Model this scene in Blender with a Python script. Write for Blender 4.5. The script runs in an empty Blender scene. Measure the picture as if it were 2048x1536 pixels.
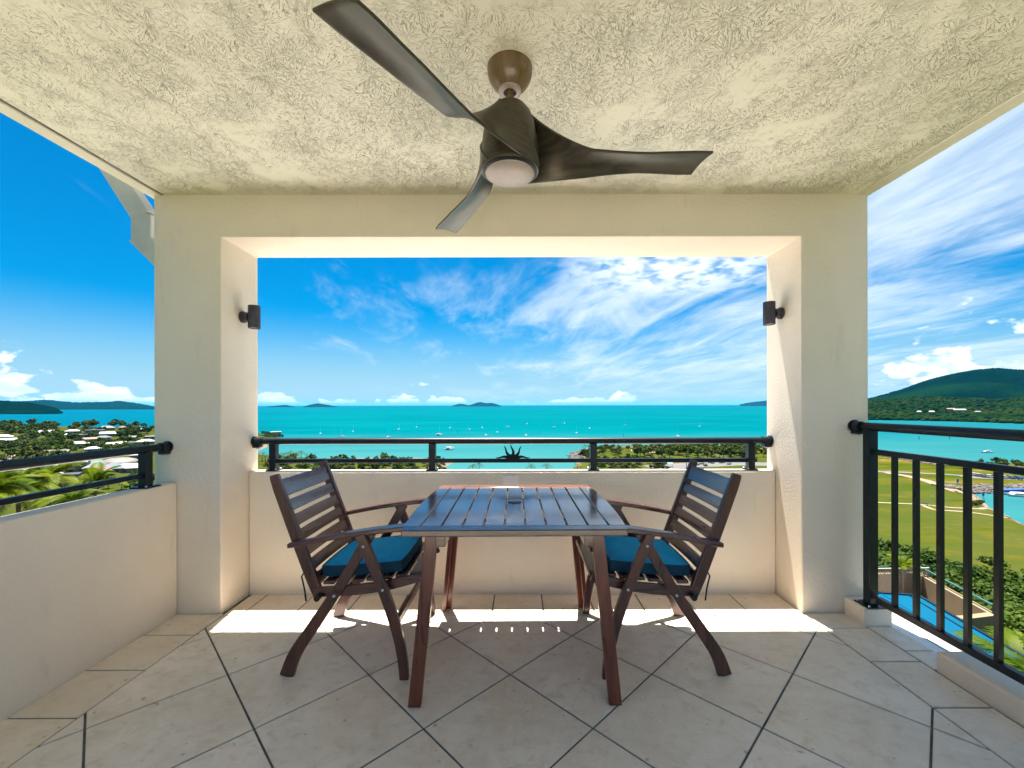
import bpy, bmesh, math, random
import numpy as np
from mathutils import Vector, Matrix
R = math.radians
rng = np.random.default_rng(7)
random.seed(7)
scene = bpy.context.scene
COL = scene.collection

# ------------------------------------------------------------------ camera
CAM_H, FPX, VPX, VPY = 1.213, 845.0, 1040.0, 810.0
cam_d = bpy.data.cameras.new('camera')
cam = bpy.data.objects.new('camera', cam_d)
COL.objects.link(cam)
cam_d.sensor_width = 36.0
cam_d.lens = FPX / 2048 * 36
cam_d.shift_x = (1024 - VPX) / 2048
cam_d.shift_y = (VPY - 768) / 2048
cam_d.clip_start = 0.05
cam_d.clip_end = 150000
cam.matrix_world = Matrix.Translation((0, 0, CAM_H)) @ Matrix.Rotation(R(90), 4, 'X') @ Matrix.Rotation(R(-0.10), 4, 'Z')
scene.camera = cam

# ------------------------------------------------------------------ light
SUNV = Vector((-0.038, 0.25, 1.0)).normalized()
sun_d = bpy.data.lights.new('sun', 'SUN')
sun_d.energy = 5.0
sun_d.angle = R(0.53)
sun_d.color = (1.0, 0.945, 0.86)
sun = bpy.data.objects.new('sun', sun_d)
COL.objects.link(sun)
sun.rotation_euler = (-SUNV).to_track_quat('-Z', 'Y').to_euler()
scene.view_settings.view_transform = 'Standard'
scene.view_settings.look = 'None'
scene.view_settings.exposure = 2.10
scene.view_settings.gamma = 1.0
scene.view_settings.use_curve_mapping = False
scene.cycles.max_bounces = 10
scene.cycles.diffuse_bounces = 5
scene.cycles.glossy_bounces = 4
scene.cycles.transmission_bounces = 4
scene.cycles.volume_bounces = 0
scene.cycles.sample_clamp_indirect = 6.0
scene.cycles.use_denoising = True

SKY_STRENGTH = 0.05
def build_world():
    w = bpy.data.worlds.new('World')
    scene.world = w
    w.use_nodes = True
    nt = w.node_tree
    N, L = nt.nodes, nt.links
    N.clear()
    def node(t, **kw):
        n = N.new(t)
        for k, v in kw.items():
            setattr(n, k, v)
        return n
    def val(sock, v):
        if isinstance(v, (int, float)):
            sock.default_value = v
        else:
            L.new(v, sock)
    def math_(op, a, b=None, c=None, clamp=False):
        n = node('ShaderNodeMath', operation=op, use_clamp=clamp)
        val(n.inputs[0], a)
        if b is not None: val(n.inputs[1], b)
        if c is not None: val(n.inputs[2], c)
        return n.outputs[0]
    def maprange(v, a, b, c=0.0, d=1.0, smooth=True):
        n = node('ShaderNodeMapRange')
        n.interpolation_type = 'SMOOTHSTEP' if smooth else 'LINEAR'
        val(n.inputs[0], v)
        for i, x in enumerate((a, b, c, d)):
            val(n.inputs[1 + i], x)
        return n.outputs[0]
    def comb(x, y, z):
        n = node('ShaderNodeCombineXYZ')
        val(n.inputs[0], x); val(n.inputs[1], y); val(n.inputs[2], z)
        return n.outputs[0]
    def noise(vec, scale, detail=5, rough=0.55, dist=0.0):
        n = node('ShaderNodeTexNoise')
        L.new(vec, n.inputs['Vector'])
        n.inputs['Scale'].default_value = scale
        n.inputs['Detail'].default_value = detail
        n.inputs['Roughness'].default_value = rough
        n.inputs['Distortion'].default_value = dist
        return n.outputs['Fac']
    def mix(f, a, b, bt='MIX'):
        n = node('ShaderNodeMix', data_type='RGBA', blend_type=bt)
        val(n.inputs[0], f)
        for s, v in ((n.inputs[6], a), (n.inputs[7], b)):
            if isinstance(v, tuple): s.default_value = (*v, 1)
            else: L.new(v, s)
        return n.outputs[2]
    sky = node('ShaderNodeTexSky', sky_type='NISHITA')
    sky.sun_disc = False
    sky.sun_elevation = math.asin(SUNV.z)
    sky.sun_rotation = math.atan2(SUNV.x, SUNV.y)
    sky.air_density = 1.0; sky.dust_density = 0.6; sky.ozone_density = 3.0
    tc = node('ShaderNodeTexCoord')
    sep = node('ShaderNodeSeparateXYZ')
    L.new(tc.outputs['Generated'], sep.inputs[0])
    x, y, z = sep.outputs
    zc = math_('MAXIMUM', z, 0.0)
    # colour of the clear sky: deep tropical blue above, pale at the horizon
    base = mix(1.0, sky.outputs[0], (0.0, 0.43, 0.66), 'MULTIPLY')
    pale = maprange(zc, 0.0, 0.21, 1.0, 0.0)
    base = mix(math_('MULTIPLY', pale, 0.8), base, (2.85, 3.75, 4.15))
    # high cirrus on a plane far above
    den = math_('ADD', zc, 0.10)
    u = math_('DIVIDE', x, den)
    v = math_('DIVIDE', y, den)
    ca, sa = math.cos(R(99)), math.sin(R(99))
    ur = math_('ADD', math_('MULTIPLY', u, ca), math_('MULTIPLY', v, sa))
    vr = math_('SUBTRACT', math_('MULTIPLY', v, ca), math_('MULTIPLY', u, sa))
    streak = noise(comb(math_('MULTIPLY', ur, 0.75), math_('MULTIPLY', vr, 1.9), 3.1), 1.0, 5, 0.60, 0.7)
    big = noise(comb(u, v, 7.7), 0.55, 2, 0.5, 0.3)
    fine = noise(comb(math_('MULTIPLY', ur, 2.2), math_('MULTIPLY', vr, 6.0), 1.3), 1.3, 3, 0.65, 0.5)
    az = math_('ARCTAN2', x, y)                      # 0 straight ahead, positive to the right
    side = maprange(az, -0.75, 0.35, -0.19, 0.068)
    c1 = math_('ADD', math_('ADD', math_('MULTIPLY', streak, 0.66), math_('MULTIPLY', big, 0.34)), side)
    c1 = math_('ADD', c1, math_('MULTIPLY', math_('SUBTRACT', fine, 0.5), 0.15))
    cir = maprange(c1, 0.42, 0.76, 0.0, 0.88)
    cir = math_('MULTIPLY', cir, maprange(z, 0.0, 0.10, 0.35, 1.0))
    col = mix(cir, base, (4.3, 4.95, 5.35))
    # a flat patch of broken altocumulus, right of centre
    rip = noise(comb(math_('MULTIPLY', u, 9.0), math_('MULTIPLY', v, 8.0), 2.0), 1.0, 2, 0.5, 0.2)
    du = math_('SUBTRACT', u, 0.85); dv = math_('SUBTRACT', v, 2.25)
    rr = math_('SQRT', math_('ADD', math_('MULTIPLY', math_('MULTIPLY', du, du), 1.2), math_('MULTIPLY', math_('MULTIPLY', dv, dv), 1.9)))
    patch = math_('MULTIPLY', maprange(rr, 0.2, 0.9, 1.0, 0.0), maprange(rip, 0.36, 0.6, 0.0, 0.9))
    col = mix(patch, col, (5.5, 6.0, 6.4))
    # cumulus heaped along the horizon
    el = math_('ARCSINE', z)
    p = comb(math_('MULTIPLY', az, 14.0), math_('MULTIPLY', el, 26.0), 0.5)
    cu = noise(p, 1.0, 5, 0.55, 0.15)
    lump = noise(comb(math_('MULTIPLY', az, 5.2), 0.3, 4.2), 1.0, 2, 0.5)
    g1 = math_('MULTIPLY', maprange(math_('ABSOLUTE', math_('SUBTRACT', az, 0.815)), 0.02, 0.16, 1.0, 0.0), 0.27)
    g2 = math_('MULTIPLY', maprange(math_('ABSOLUTE', math_('ADD', az, 0.86)), 0.03, 0.20, 1.0, 0.0), 0.09)
    top = math_('ADD', math_('ADD', math_('ADD', 0.028, math_('MULTIPLY', maprange(lump, 0.35, 0.75), 0.055)), g1), g2)
    rel = math_('DIVIDE', el, top)
    th = maprange(rel, 0.0, 1.15, 0.40, 0.78, smooth=False)
    dens = maprange(math_('SUBTRACT', cu, th), 0.0, 0.07)
    dens = math_('MULTIPLY', dens, maprange(el, 0.0, 0.012))
    lit = noise(comb(math_('MULTIPLY', az, 30.0), math_('MULTIPLY', el, 60.0), 9.0), 1.0, 2, 0.6)
    ccol = mix(maprange(lit, 0.35, 0.65), (4.5, 5.4, 6.1), (6.5, 6.6, 6.7))
    col = mix(math_('MULTIPLY', dens, 0.88), col, ccol)
    bg = node('ShaderNodeBackground')
    L.new(col, bg.inputs[0])
    bg.inputs[1].default_value = SKY_STRENGTH
    out = node('ShaderNodeOutputWorld')
    L.new(bg.outputs[0], out.inputs[0])
    w.cycles.sampling_method = 'MANUAL'
    w.cycles.sample_map_resolution = 512
build_world()

# ------------------------------------------------------------------ helpers
def tag(o, label=None, cat=None, group=None, kind=None):
    if label: o['label'] = label
    if cat: o['category'] = cat
    if group: o['group'] = group
    if kind: o['kind'] = kind
    return o

def thing(name, label, cat, loc=(0, 0, 0), rotz=0.0, group=None):
    o = bpy.data.objects.new(name, None)
    o.empty_display_size = 0.1
    COL.objects.link(o)
    o.location = loc
    o.rotation_euler = (0, 0, rotz)
    return tag(o, label, cat, group)

def link(name, mesh, parent=None, loc=(0, 0, 0), rot=(0, 0, 0), scale=(1, 1, 1)):
    o = bpy.data.objects.new(name, mesh)
    COL.objects.link(o)
    o.location = loc; o.rotation_euler = rot; o.scale = scale
    if parent is not None: o.parent = parent
    return o

class MB:
    """collects shapes, then becomes one mesh object"""
    def __init__(self):
        self.v, self.f = [], []
    def add(self, verts, faces):
        b = len(self.v)
        self.v.extend([tuple(p) for p in verts])
        self.f.extend([tuple(b + i for i in f) for f in faces])
        return self
    def box(self, lo, hi, M=None):
        x0, y0, z0 = lo; x1, y1, z1 = hi
        vs = [Vector(p) for p in ((x0,y0,z0),(x1,y0,z0),(x1,y1,z0),(x0,y1,z0),(x0,y0,z1),(x1,y0,z1),(x1,y1,z1),(x0,y1,z1))]
        if M is not None: vs = [M @ p for p in vs]
        return self.add(vs, ((3,2,1,0),(4,5,6,7),(0,1,5,4),(1,2,6,5),(2,3,7,6),(3,0,4,7)))
    def cbox(self, c, s, M=None):
        return self.box([c[i] - s[i] / 2 for i in range(3)], [c[i] + s[i] / 2 for i in range(3)], M)
    def bar(self, a, b, w, t, up=(0, 0, 1)):
        """board from a to b, w wide (across up), t thick along up"""
        a, b = Vector(a), Vector(b)
        d = (b - a); n = d.normalized()
        s = n.cross(Vector(up)).normalized(); u = s.cross(n)
        vs = []
        for p in (a, b):
            for i, j in ((-1, -1), (1, -1), (1, 1), (-1, 1)):
                vs.append(p + s * (i * w / 2) + u * (j * t / 2))
        return self.add(vs, ((3,2,1,0),(4,5,6,7),(0,1,5,4),(1,2,6,5),(2,3,7,6),(3,0,4,7)))
    def tube(self, pts, r, n=10, cap=True):
        pts = [Vector(p) for p in pts]
        rs = r if isinstance(r, (list, tuple)) else [r] * len(pts)
        vs, fs = [], []
        ref = None
        for i, p in enumerate(pts):
            d = (pts[min(i + 1, len(pts) - 1)] - pts[max(i - 1, 0)]).normalized()
            if ref is None:
                ref = Vector((0, 0, 1)) if abs(d.z) < 0.9 else Vector((1, 0, 0))
            s = d.cross(ref).normalized(); u = s.cross(d).normalized(); ref = u
            for k in range(n):
                a = 2 * math.pi * k / n
                vs.append(p + s * (math.cos(a) * rs[i]) + u * (math.sin(a) * rs[i]))
        for i in range(len(pts) - 1):
            for k in range(n):
                fs.append((i*n+k, i*n+(k+1) % n, (i+1)*n+(k+1) % n, (i+1)*n+k))
        if cap:
            fs.append(tuple(reversed(range(n)))); fs.append(tuple((len(pts)-1)*n+k for k in range(n)))
        return self.add(vs, fs)
    def lathe(self, prof, n=32, c=(0, 0, 0), cap=True):
        vs, fs = [], []
        for r, z in prof:
            for k in range(n):
                a = 2 * math.pi * k / n
                vs.append((c[0] + r * math.cos(a), c[1] + r * math.sin(a), c[2] + z))
        for i in range(len(prof) - 1):
            for k in range(n):
                fs.append((i*n+k, i*n+(k+1) % n, (i+1)*n+(k+1) % n, (i+1)*n+k))
        if cap:
            fs.append(tuple(reversed(range(n)))); fs.append(tuple((len(prof)-1)*n+k for k in range(n)))
        return self.add(vs, fs)
    def prism(self, poly, depth, M=None, c0=0.0):
        """2-D polygon (a,b) extruded along the third axis from c0 to c0+depth; M maps (a,b,c)"""
        n = len(poly)
        vs = [Vector((a, b, c0)) for a, b in poly] + [Vector((a, b, c0 + depth)) for a, b in poly]
        if M is not None: vs = [M @ p for p in vs]
        fs = [tuple(reversed(range(n))), tuple(range(n, 2 * n))]
        fs += [(i, (i + 1) % n, n + (i + 1) % n, n + i) for i in range(n)]
        return self.add(vs, fs)
    def mesh(self, name, mat, smooth=True, fix=True):
        me = bpy.data.meshes.new(name)
        me.from_pydata(self.v, [], self.f)
        if fix:
            bm = bmesh.new(); bm.from_mesh(me)
            bmesh.ops.recalc_face_normals(bm, faces=bm.faces)
            bm.to_mesh(me); bm.free()
        if smooth:
            me.polygons.foreach_set('use_smooth', [True] * len(me.polygons))
            me.set_sharp_from_angle(angle=R(38))
        if mat: me.materials.append(mat)
        me.update()
        return me
    def build(self, name, mat, parent=None, bevel=0.0, seg=2, loc=(0, 0, 0), smooth=True):
        o = link(name, self.mesh(name, mat, smooth), parent, loc)
        if bevel:
            m = o.modifiers.new('bevel', 'BEVEL')
            m.width = bevel; m.segments = seg; m.limit_method = 'ANGLE'; m.angle_limit = R(35)
            m.harden_normals = False
        return o

def np_mesh(name, verts, faces, mat, smooth=False):
    """fast mesh from arrays, all faces with the same number of corners"""
    me = bpy.data.meshes.new(name)
    nv, nf, k = len(verts), len(faces), faces.shape[1]
    me.vertices.add(nv); me.loops.add(nf * k); me.polygons.add(nf)
    me.vertices.foreach_set('co', np.asarray(verts, np.float32).ravel())
    me.loops.foreach_set('vertex_index', np.asarray(faces, np.int32).ravel())
    me.polygons.foreach_set('loop_start', np.arange(0, nf * k, k, dtype=np.int32))
    me.polygons.foreach_set('loop_total', np.full(nf, k, np.int32))
    if smooth: me.polygons.foreach_set('use_smooth', np.ones(nf, bool))
    me.update(calc_edges=True); me.validate()
    if mat: me.materials.append(mat)
    return me

# ------------------------------------------------------------------ materials
class NT:
    def __init__(self, name):
        self.m = bpy.data.materials.new(name); self.m.use_nodes = True
        self.t = self.m.node_tree; self.N = self.t.nodes; self.L = self.t.links
        self.p = self.N['Principled BSDF']; self.out = self.N['Material Output']
        self.tc = self.N.new('ShaderNodeTexCoord')
    def n(self, t, **kw):
        o = self.N.new(t)
        for k, v in kw.items(): setattr(o, k, v)
        return o
    def set(self, sock, v):
        if isinstance(v, (int, float)): sock.default_value = v
        elif isinstance(v, tuple): sock.default_value = (*v, 1) if len(v) == 3 and sock.type == 'RGBA' else v
        else: self.L.new(v, sock)
    def math(self, op, a, b=None, clamp=False):
        o = self.n('ShaderNodeMath', operation=op, use_clamp=clamp)
        self.set(o.inputs[0], a)
        if b is not None: self.set(o.inputs[1], b)
        return o.outputs[0]
    def vec(self, space='Object', scale=(1, 1, 1), rot=(0, 0, 0)):
        o = self.n('ShaderNodeMapping')
        src = self.tc.outputs[space] if space != 'World' else self.n('ShaderNodeNewGeometry').outputs['Position']
        self.L.new(src, o.inputs[0])
        o.inputs['Scale'].default_value = scale; o.inputs['Rotation'].default_value = rot
        return o.outputs[0]
    def noise(self, vec, scale, detail=4, rough=0.55, dist=0.0, out='Fac'):
        o = self.n('ShaderNodeTexNoise')
        self.L.new(vec, o.inputs['Vector'])
        o.inputs['Scale'].default_value = scale; o.inputs['Detail'].default_value = detail
        o.inputs['Roughness'].default_value = rough; o.inputs['Distortion'].default_value = dist
        return o.outputs[out]
    def ramp(self, v, a, b, c=0.0, d=1.0, smooth=True):
        o = self.n('ShaderNodeMapRange'); o.interpolation_type = 'SMOOTHSTEP' if smooth else 'LINEAR'
        self.set(o.inputs[0], v)
        for i, q in enumerate((a, b, c, d)): self.set(o.inputs[1 + i], q)
        return o.outputs[0]
    def mix(self, f, a, b, bt='MIX'):
        o = self.n('ShaderNodeMix', data_type='RGBA', blend_type=bt)
        self.set(o.inputs[0], f); self.set(o.inputs[6], a); self.set(o.inputs[7], b)
        return o.outputs[2]
    def rand(self):
        return self.n('ShaderNodeObjectInfo').outputs['Random']
    def bump(self, h, strength, dist, normal=None):
        o = self.n('ShaderNodeBump')
        o.inputs['Strength'].default_value = strength; o.inputs['Distance'].default_value = dist
        self.L.new(h, o.inputs['Height'])
        if normal is not None: self.L.new(normal, o.inputs['Normal'])
        return o.outputs[0]
    def done(self, color=None, rough=None, metal=None, normal=None, spec=None, coat=None, coat_rough=None):
        p = self.p
        if color is not None: self.set(p.inputs['Base Color'], color)
        if rough is not None: self.set(p.inputs['Roughness'], rough)
        if metal is not None: self.set(p.inputs['Metallic'], metal)
        if spec is not None: self.set(p.inputs['Specular IOR Level'], spec)
        if coat is not None: self.set(p.inputs['Coat Weight'], coat)
        if coat: self.set(p.inputs['Coat IOR'], 1.75)
        if coat_rough is not None: self.set(p.inputs['Coat Roughness'], coat_rough)
        if normal is not None: self.L.new(normal, p.inputs['Normal'])
        return self.m

def m_plain(name, color, rough=0.6, metal=0.0, var=0.12, scale=6.0, bump=0.0, bscale=60.0, spec=None, space='Object'):
    t = NT(name)
    v = t.vec(space)
    n = t.noise(v, scale, 5, 0.6)
    c = t.mix(t.ramp(n, 0.3, 0.7), tuple(max(0, q * (1 - var)) for q in color), tuple(min(1, q * (1 + var)) for q in color))
    nor = t.bump(t.noise(v, bscale, 3, 0.6), 0.5, bump) if bump else None
    return t.done(c, rough, metal, nor, spec)

def m_render_wall(name, color):
    """painted cement render with a fine sand grain and faint grime"""
    t = NT(name)
    v = t.vec('World')
    g = t.noise(v, 190, 2, 0.6)
    g2 = t.noise(v, 70, 3, 0.55)
    blot = t.noise(v, 1.7, 6, 0.62)
    c = t.mix(t.ramp(blot, 0.30, 0.72), tuple(q * 0.93 for q in color), color)
    stain = t.noise(t.vec('World', (3.0, 3.0, 0.7)), 2.6, 6, 0.7)
    c = t.mix(t.ramp(stain, 0.58, 0.80, 0.0, 0.34), c, (0.40, 0.36, 0.27))
    speck = t.noise(v, 42, 2, 0.5)
    c = t.mix(t.ramp(speck, 0.74, 0.80, 0.0, 0.35), c, (0.34, 0.30, 0.22))
    h = t.math('ADD', t.math('MULTIPLY', g, 0.6), t.math('MULTIPLY', g2, 0.7))
    return t.done(c, 0.9, 0, t.bump(h, 0.75, 0.006), 0.25)

def m_ceiling():
    """stippled ceiling: bunches of brush marks fanning out from many centres"""
    t = NT('stippled_ceiling')
    v = t.vec('World')
    hs = None
    def fan(scale, off, freq, rad):
        mp = t.n('ShaderNodeMapping'); t.L.new(v, mp.inputs[0])
        mp.inputs['Location'].default_value = off; mp.inputs['Scale'].default_value = (1, 1, 0)
        wob = t.noise(mp.outputs[0], 9.0, 2, 0.5, 0, 'Color')
        dv = t.n('ShaderNodeVectorMath', operation='MULTIPLY_ADD')
        t.L.new(wob, dv.inputs[0]); dv.inputs[1].default_value = (0.035, 0.035, 0); t.L.new(mp.outputs[0], dv.inputs[2])
        vo = t.n('ShaderNodeTexVoronoi', voronoi_dimensions='2D', feature='F1')
        vo.inputs['Scale'].default_value = scale
        t.L.new(dv.outputs[0], vo.inputs['Vector'])
        sub = t.n('ShaderNodeVectorMath', operation='SUBTRACT')
        t.L.new(dv.outputs[0], sub.inputs[0]); t.L.new(vo.outputs['Position'], sub.inputs[1])
        s = t.n('ShaderNodeSeparateXYZ'); t.L.new(sub.outputs[0], s.inputs[0])
        ang = t.math('ARCTAN2', s.outputs[1], s.outputs[0])
        cb = t.n('ShaderNodeCombineXYZ')
        ca_ = t.math('COSINE', ang); sa_ = t.math('SINE', ang)
        d = t.math('MULTIPLY', vo.outputs['Distance'], 1.0 / scale)
        t.set(cb.inputs[0], t.math('MULTIPLY', ca_, freq)); t.set(cb.inputs[1], t.math('MULTIPLY', sa_, freq))
        sc = t.n('ShaderNodeSeparateColor'); t.L.new(vo.outputs['Color'], sc.inputs[0])
        t.set(cb.inputs[2], t.math('ADD', t.math('MULTIPLY', d, rad), t.math('MULTIPLY', sc.outputs[0], 50.0)))
        n = t.noise(cb.outputs[0], 1.0, 2, 0.5)
        return t.ramp(n, 0.575, 0.67), sc.outputs[1]
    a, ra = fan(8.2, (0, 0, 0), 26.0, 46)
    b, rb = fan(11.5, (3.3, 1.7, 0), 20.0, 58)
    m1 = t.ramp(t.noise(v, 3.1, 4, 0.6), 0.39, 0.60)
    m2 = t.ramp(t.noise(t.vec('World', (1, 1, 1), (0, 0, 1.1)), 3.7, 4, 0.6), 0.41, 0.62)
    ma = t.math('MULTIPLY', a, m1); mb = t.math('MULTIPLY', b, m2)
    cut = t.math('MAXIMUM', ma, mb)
    gr = t.noise(v, 120, 3, 0.6)
    h = t.math('ADD', t.math('MULTIPLY', cut, -1.0), t.math('MULTIPLY', gr, 0.16))
    blot = t.noise(v, 0.9, 5, 0.6)
    c = t.mix(t.ramp(blot, 0.3, 0.7), (0.79, 0.745, 0.605), (0.84, 0.80, 0.67))
    # darker tone painted along the brush marks, standing in for their shade
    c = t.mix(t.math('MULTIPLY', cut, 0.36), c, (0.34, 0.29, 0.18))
    return t.done(c, 0.9, 0, t.bump(h, 1.0, 0.010), 0.2)

def m_tile(name, warm):
    t = NT(name)
    v = t.vec('World')
    n1 = t.noise(v, 3.2, 7, 0.66, 0.4)
    n2 = t.noise(t.vec('World', (1, 2.4, 1), (0, 0, 0.8)), 9.0, 6, 0.7, 0.6)
    n3 = t.noise(v, 60, 3, 0.6)
    c = t.mix(t.ramp(n1, 0.32, 0.68), (0.70, 0.59, 0.455), (0.88, 0.80, 0.69))
    c = t.mix(t.ramp(n2, 0.50, 0.72, 0.0, 0.55), c, (0.52, 0.44, 0.35))
    c = t.mix(t.ramp(n2, 0.46, 0.28, 0.0, 0.35), c, (0.76, 0.70, 0.61))
    r = t.rand()
    c = t.mix(t.ramp(r, 0, 1, 0.0, 0.34, False), c, (0.62, 0.53, 0.415))
    r2 = t.math('FRACT', t.math('MULTIPLY', r, 7.31))
    c = t.mix(t.ramp(r2, 0, 1, 0.0, 0.22, False), c, (0.74, 0.71, 0.66))
    n4 = t.noise(v, 15, 7, 0.68, 0.5)
    c = t.mix(t.ramp(n4, 0.50, 0.68, 0.0, 0.55), c, (0.55, 0.435, 0.315))
    c = t.mix(t.ramp(n4, 0.46, 0.30, 0.0, 0.40), c, (0.90, 0.83, 0.73))
    c = t.mix(0.18, c, (0.80, 0.66, 0.48))
    if warm: c = t.mix(0.30, c, (0.66, 0.52, 0.34))
    sp = t.noise(v, 26, 2, 0.5)
    c = t.mix(t.ramp(sp, 0.68, 0.76, 0.0, 0.6), c, (0.25, 0.20, 0.14))
    h = t.math('ADD', t.math('MULTIPLY', n2, 1.0), t.math('MULTIPLY', n3, 0.25))
    return t.done(c, t.ramp(n1, 0.3, 0.7, 0.36, 0.52), 0, t.bump(h, 0.45, 0.004), 0.42)

def m_wood(name, axis, dark, light, rough=0.3, coat=0.25):
    t = NT(name)
    s = {'X': (2.2, 26, 26), 'Y': (26, 2.2, 26), 'Z': (26, 26, 2.2)}[axis]
    v = t.vec('Object', s)
    off = t.n('ShaderNodeVectorMath', operation='ADD'); t.L.new(v, off.inputs[0])
    cr = t.n('ShaderNodeCombineXYZ'); rnd = t.math('MULTIPLY', t.rand(), 80.0)
    for i in range(3): t.L.new(rnd, cr.inputs[i])
    t.L.new(cr.outputs[0], off.inputs[1])
    g = t.noise(off.outputs[0], 1.0, 7, 0.62, 0.7)
    f = t.noise(off.outputs[0], 5.0, 3, 0.6, 0.3)
    big = t.noise(t.vec('Object'), 9, 4, 0.6)
    c = t.mix(t.ramp(g, 0.32, 0.68), dark, light)
    c = t.mix(t.ramp(f, 0.58, 0.75, 0.0, 0.5), c, tuple(q * 0.45 for q in dark))
    c = t.mix(t.math('MULTIPLY', big, 0.35), c, tuple(q * 0.75 for q in light))
    h = t.math('ADD', t.math('MULTIPLY', g, 0.5), t.math('MULTIPLY', f, 0.5))
    return t.done(c, t.ramp(g, 0.3, 0.7, rough - 0.04, rough + 0.12), 0, t.bump(h, 0.35, 0.003), 0.5, coat, t.ramp(big, 0.35, 0.65, 0.12, 0.18))

def m_leaf(name, dark, light, rough=0.55, trans=0.25):
    t = NT(name)
    n = t.noise(t.vec('Object'), 0.9, 3, 0.6)
    r = t.rand()
    f = t.math('ADD', t.math('MULTIPLY', n, 0.75), t.math('MULTIPLY', r, 0.4))
    c = t.mix(t.ramp(f, 0.3, 0.85), dark, light)
    m = t.done(c, rough, 0, None, 0.08)
    tr = t.n('ShaderNodeBsdfTranslucent'); t.L.new(c, tr.inputs[0])
    ms = t.n('ShaderNodeMixShader'); ms.inputs[0].default_value = trans
    t.L.new(t.p.outputs[0], ms.inputs[1]); t.L.new(tr.outputs[0], ms.inputs[2])
    t.L.new(ms.outputs[0], t.out.inputs[0])
    return m

WALL = m_render_wall('cream_render', (0.82, 0.715, 0.585))
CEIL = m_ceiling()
TRIM = m_render_wall('cream_trim', (0.78, 0.72, 0.585))
TILE = m_tile('travertine_tile', False)
TILEB = m_tile('travertine_border', True)
GROUT = m_plain('grout', (0.105, 0.10, 0.092), 0.9, 0, 0.5, 9, 0.002, 200)
WOODX = m_wood('jarrah_x', 'X', (0.036, 0.009, 0.006), (0.105, 0.026, 0.016), 0.26, 0.6)
WOODY = m_wood('jarrah_y', 'Y', (0.040, 0.010, 0.007), (0.115, 0.030, 0.019), 0.26, 0.7)
WOODZ = m_wood('jarrah_z', 'Z', (0.034, 0.008, 0.005), (0.100, 0.022, 0.012), 0.30, 0.4)
TABY = m_wood('table_y', 'Y', (0.085, 0.028, 0.014), (0.210, 0.080, 0.036), 0.15, 1.0)
TABF = m_wood('table_far', 'X', (0.085, 0.028, 0.014), (0.210, 0.080, 0.036), 0.15, 1.0)
TABX = m_wood('table_x', 'X', (0.022, 0.006, 0.006), (0.060, 0.017, 0.012), 0.22, 0.45)  # darker copy of the table wood, stands in for shade on near edge
LEGZ = m_wood('table_leg_wood', 'Z', (0.075, 0.014, 0.007), (0.200, 0.042, 0.018), 0.30, 0.3)
NAVY = m_plain('dark_powdercoat', (0.0015, 0.007, 0.013), 0.34, 0.0, 0.3, 20, 0.0003, 300, 0.35)
STEEL = m_plain('galvanised', (0.55, 0.57, 0.60), 0.4, 0.9, 0.15, 30)
BLACKM = m_plain('black_metal', (0.012, 0.010, 0.010), 0.5, 0.3, 0.3, 30)
LAMPM = m_plain('bronze_lamp', (0.060, 0.055, 0.070), 0.45, 0.4, 0.2, 30, 0.0003, 400)
LENS = m_plain('frosted_lens', (0.6, 0.6, 0.58), 0.25, 0, 0.05)
PIPE = m_plain('painted_pipe', (0.62, 0.55, 0.43), 0.5, 0, 0.08, 5, 0.0005, 40)
LEDGE = m_plain('white_ledge', (0.80, 0.80, 0.78), 0.7, 0, 0.06, 9, 0.001, 120)
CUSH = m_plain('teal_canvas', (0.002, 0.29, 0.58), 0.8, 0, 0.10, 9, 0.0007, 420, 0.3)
CUSHD = m_plain('navy_piping_side_shade', (0.004, 0.050, 0.090), 0.8, 0, 0.1, 9, 0.0004, 300)
CORD = m_plain('black_cord', (0.012, 0.013, 0.016), 0.85)
def m_bronze():
    t = NT('fan_bronze')
    v = t.vec('Object', (3, 3, 26))
    n = t.noise(v, 3.0, 6, 0.65, 0.4)
    c = t.mix(t.ramp(n, 0.3, 0.7), (0.042, 0.035, 0.022), (0.085, 0.073, 0.048))
    return t.done(c, t.ramp(n, 0.3, 0.7, 0.30, 0.45), 0.45, t.bump(n, 0.15, 0.002), 0.5)
FANM = m_bronze()
CANM = m_wood('canopy_wood_tone', 'Z', (0.10, 0.058, 0.025), (0.19, 0.115, 0.055), 0.35, 0.2)
FANCAP = m_plain('fan_cap', (0.42, 0.345, 0.30), 0.5, 0.2, 0.08, 14)
FANBLK = m_plain('fan_gap', (0.01, 0.01, 0.01), 0.6)

# ------------------------------------------------------------------ balcony shell
FZ = 0.0                  # finished floor level
YF, YB = 2.464, 2.816     # room face and sea face of the portal
XL0, XL1, XR0, XR1 = -2.135, -1.745, 1.643, 2.032
ZH, ZC = 2.196, 2.441
YW = 2.712                # inner face of the low wall between the columns
YREAR, YCEIL = -3.0, 0.05  # ceiling cut short out of view to let sun onto the rear floor

fl = MB().box((-2.10, YREAR, -0.28), (2.036, 2.80, -0.0050)).build('floor', GROUT)
tag(fl, kind='structure')

def clip_poly(poly, a, b, c):
    """keep a*x+b*y<=c"""
    out = []
    for i in range(len(poly)):
        p, q = poly[i], poly[(i + 1) % len(poly)]
        dp, dq = a*p[0]+b*p[1]-c, a*q[0]+b*q[1]-c
        if dp <= 0: out.append(p)
        if dp * dq < 0:
            s = dp / (dp - dq); out.append((p[0]+(q[0]-p[0])*s, p[1]+(q[1]-p[1])*s))
    return out

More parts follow.
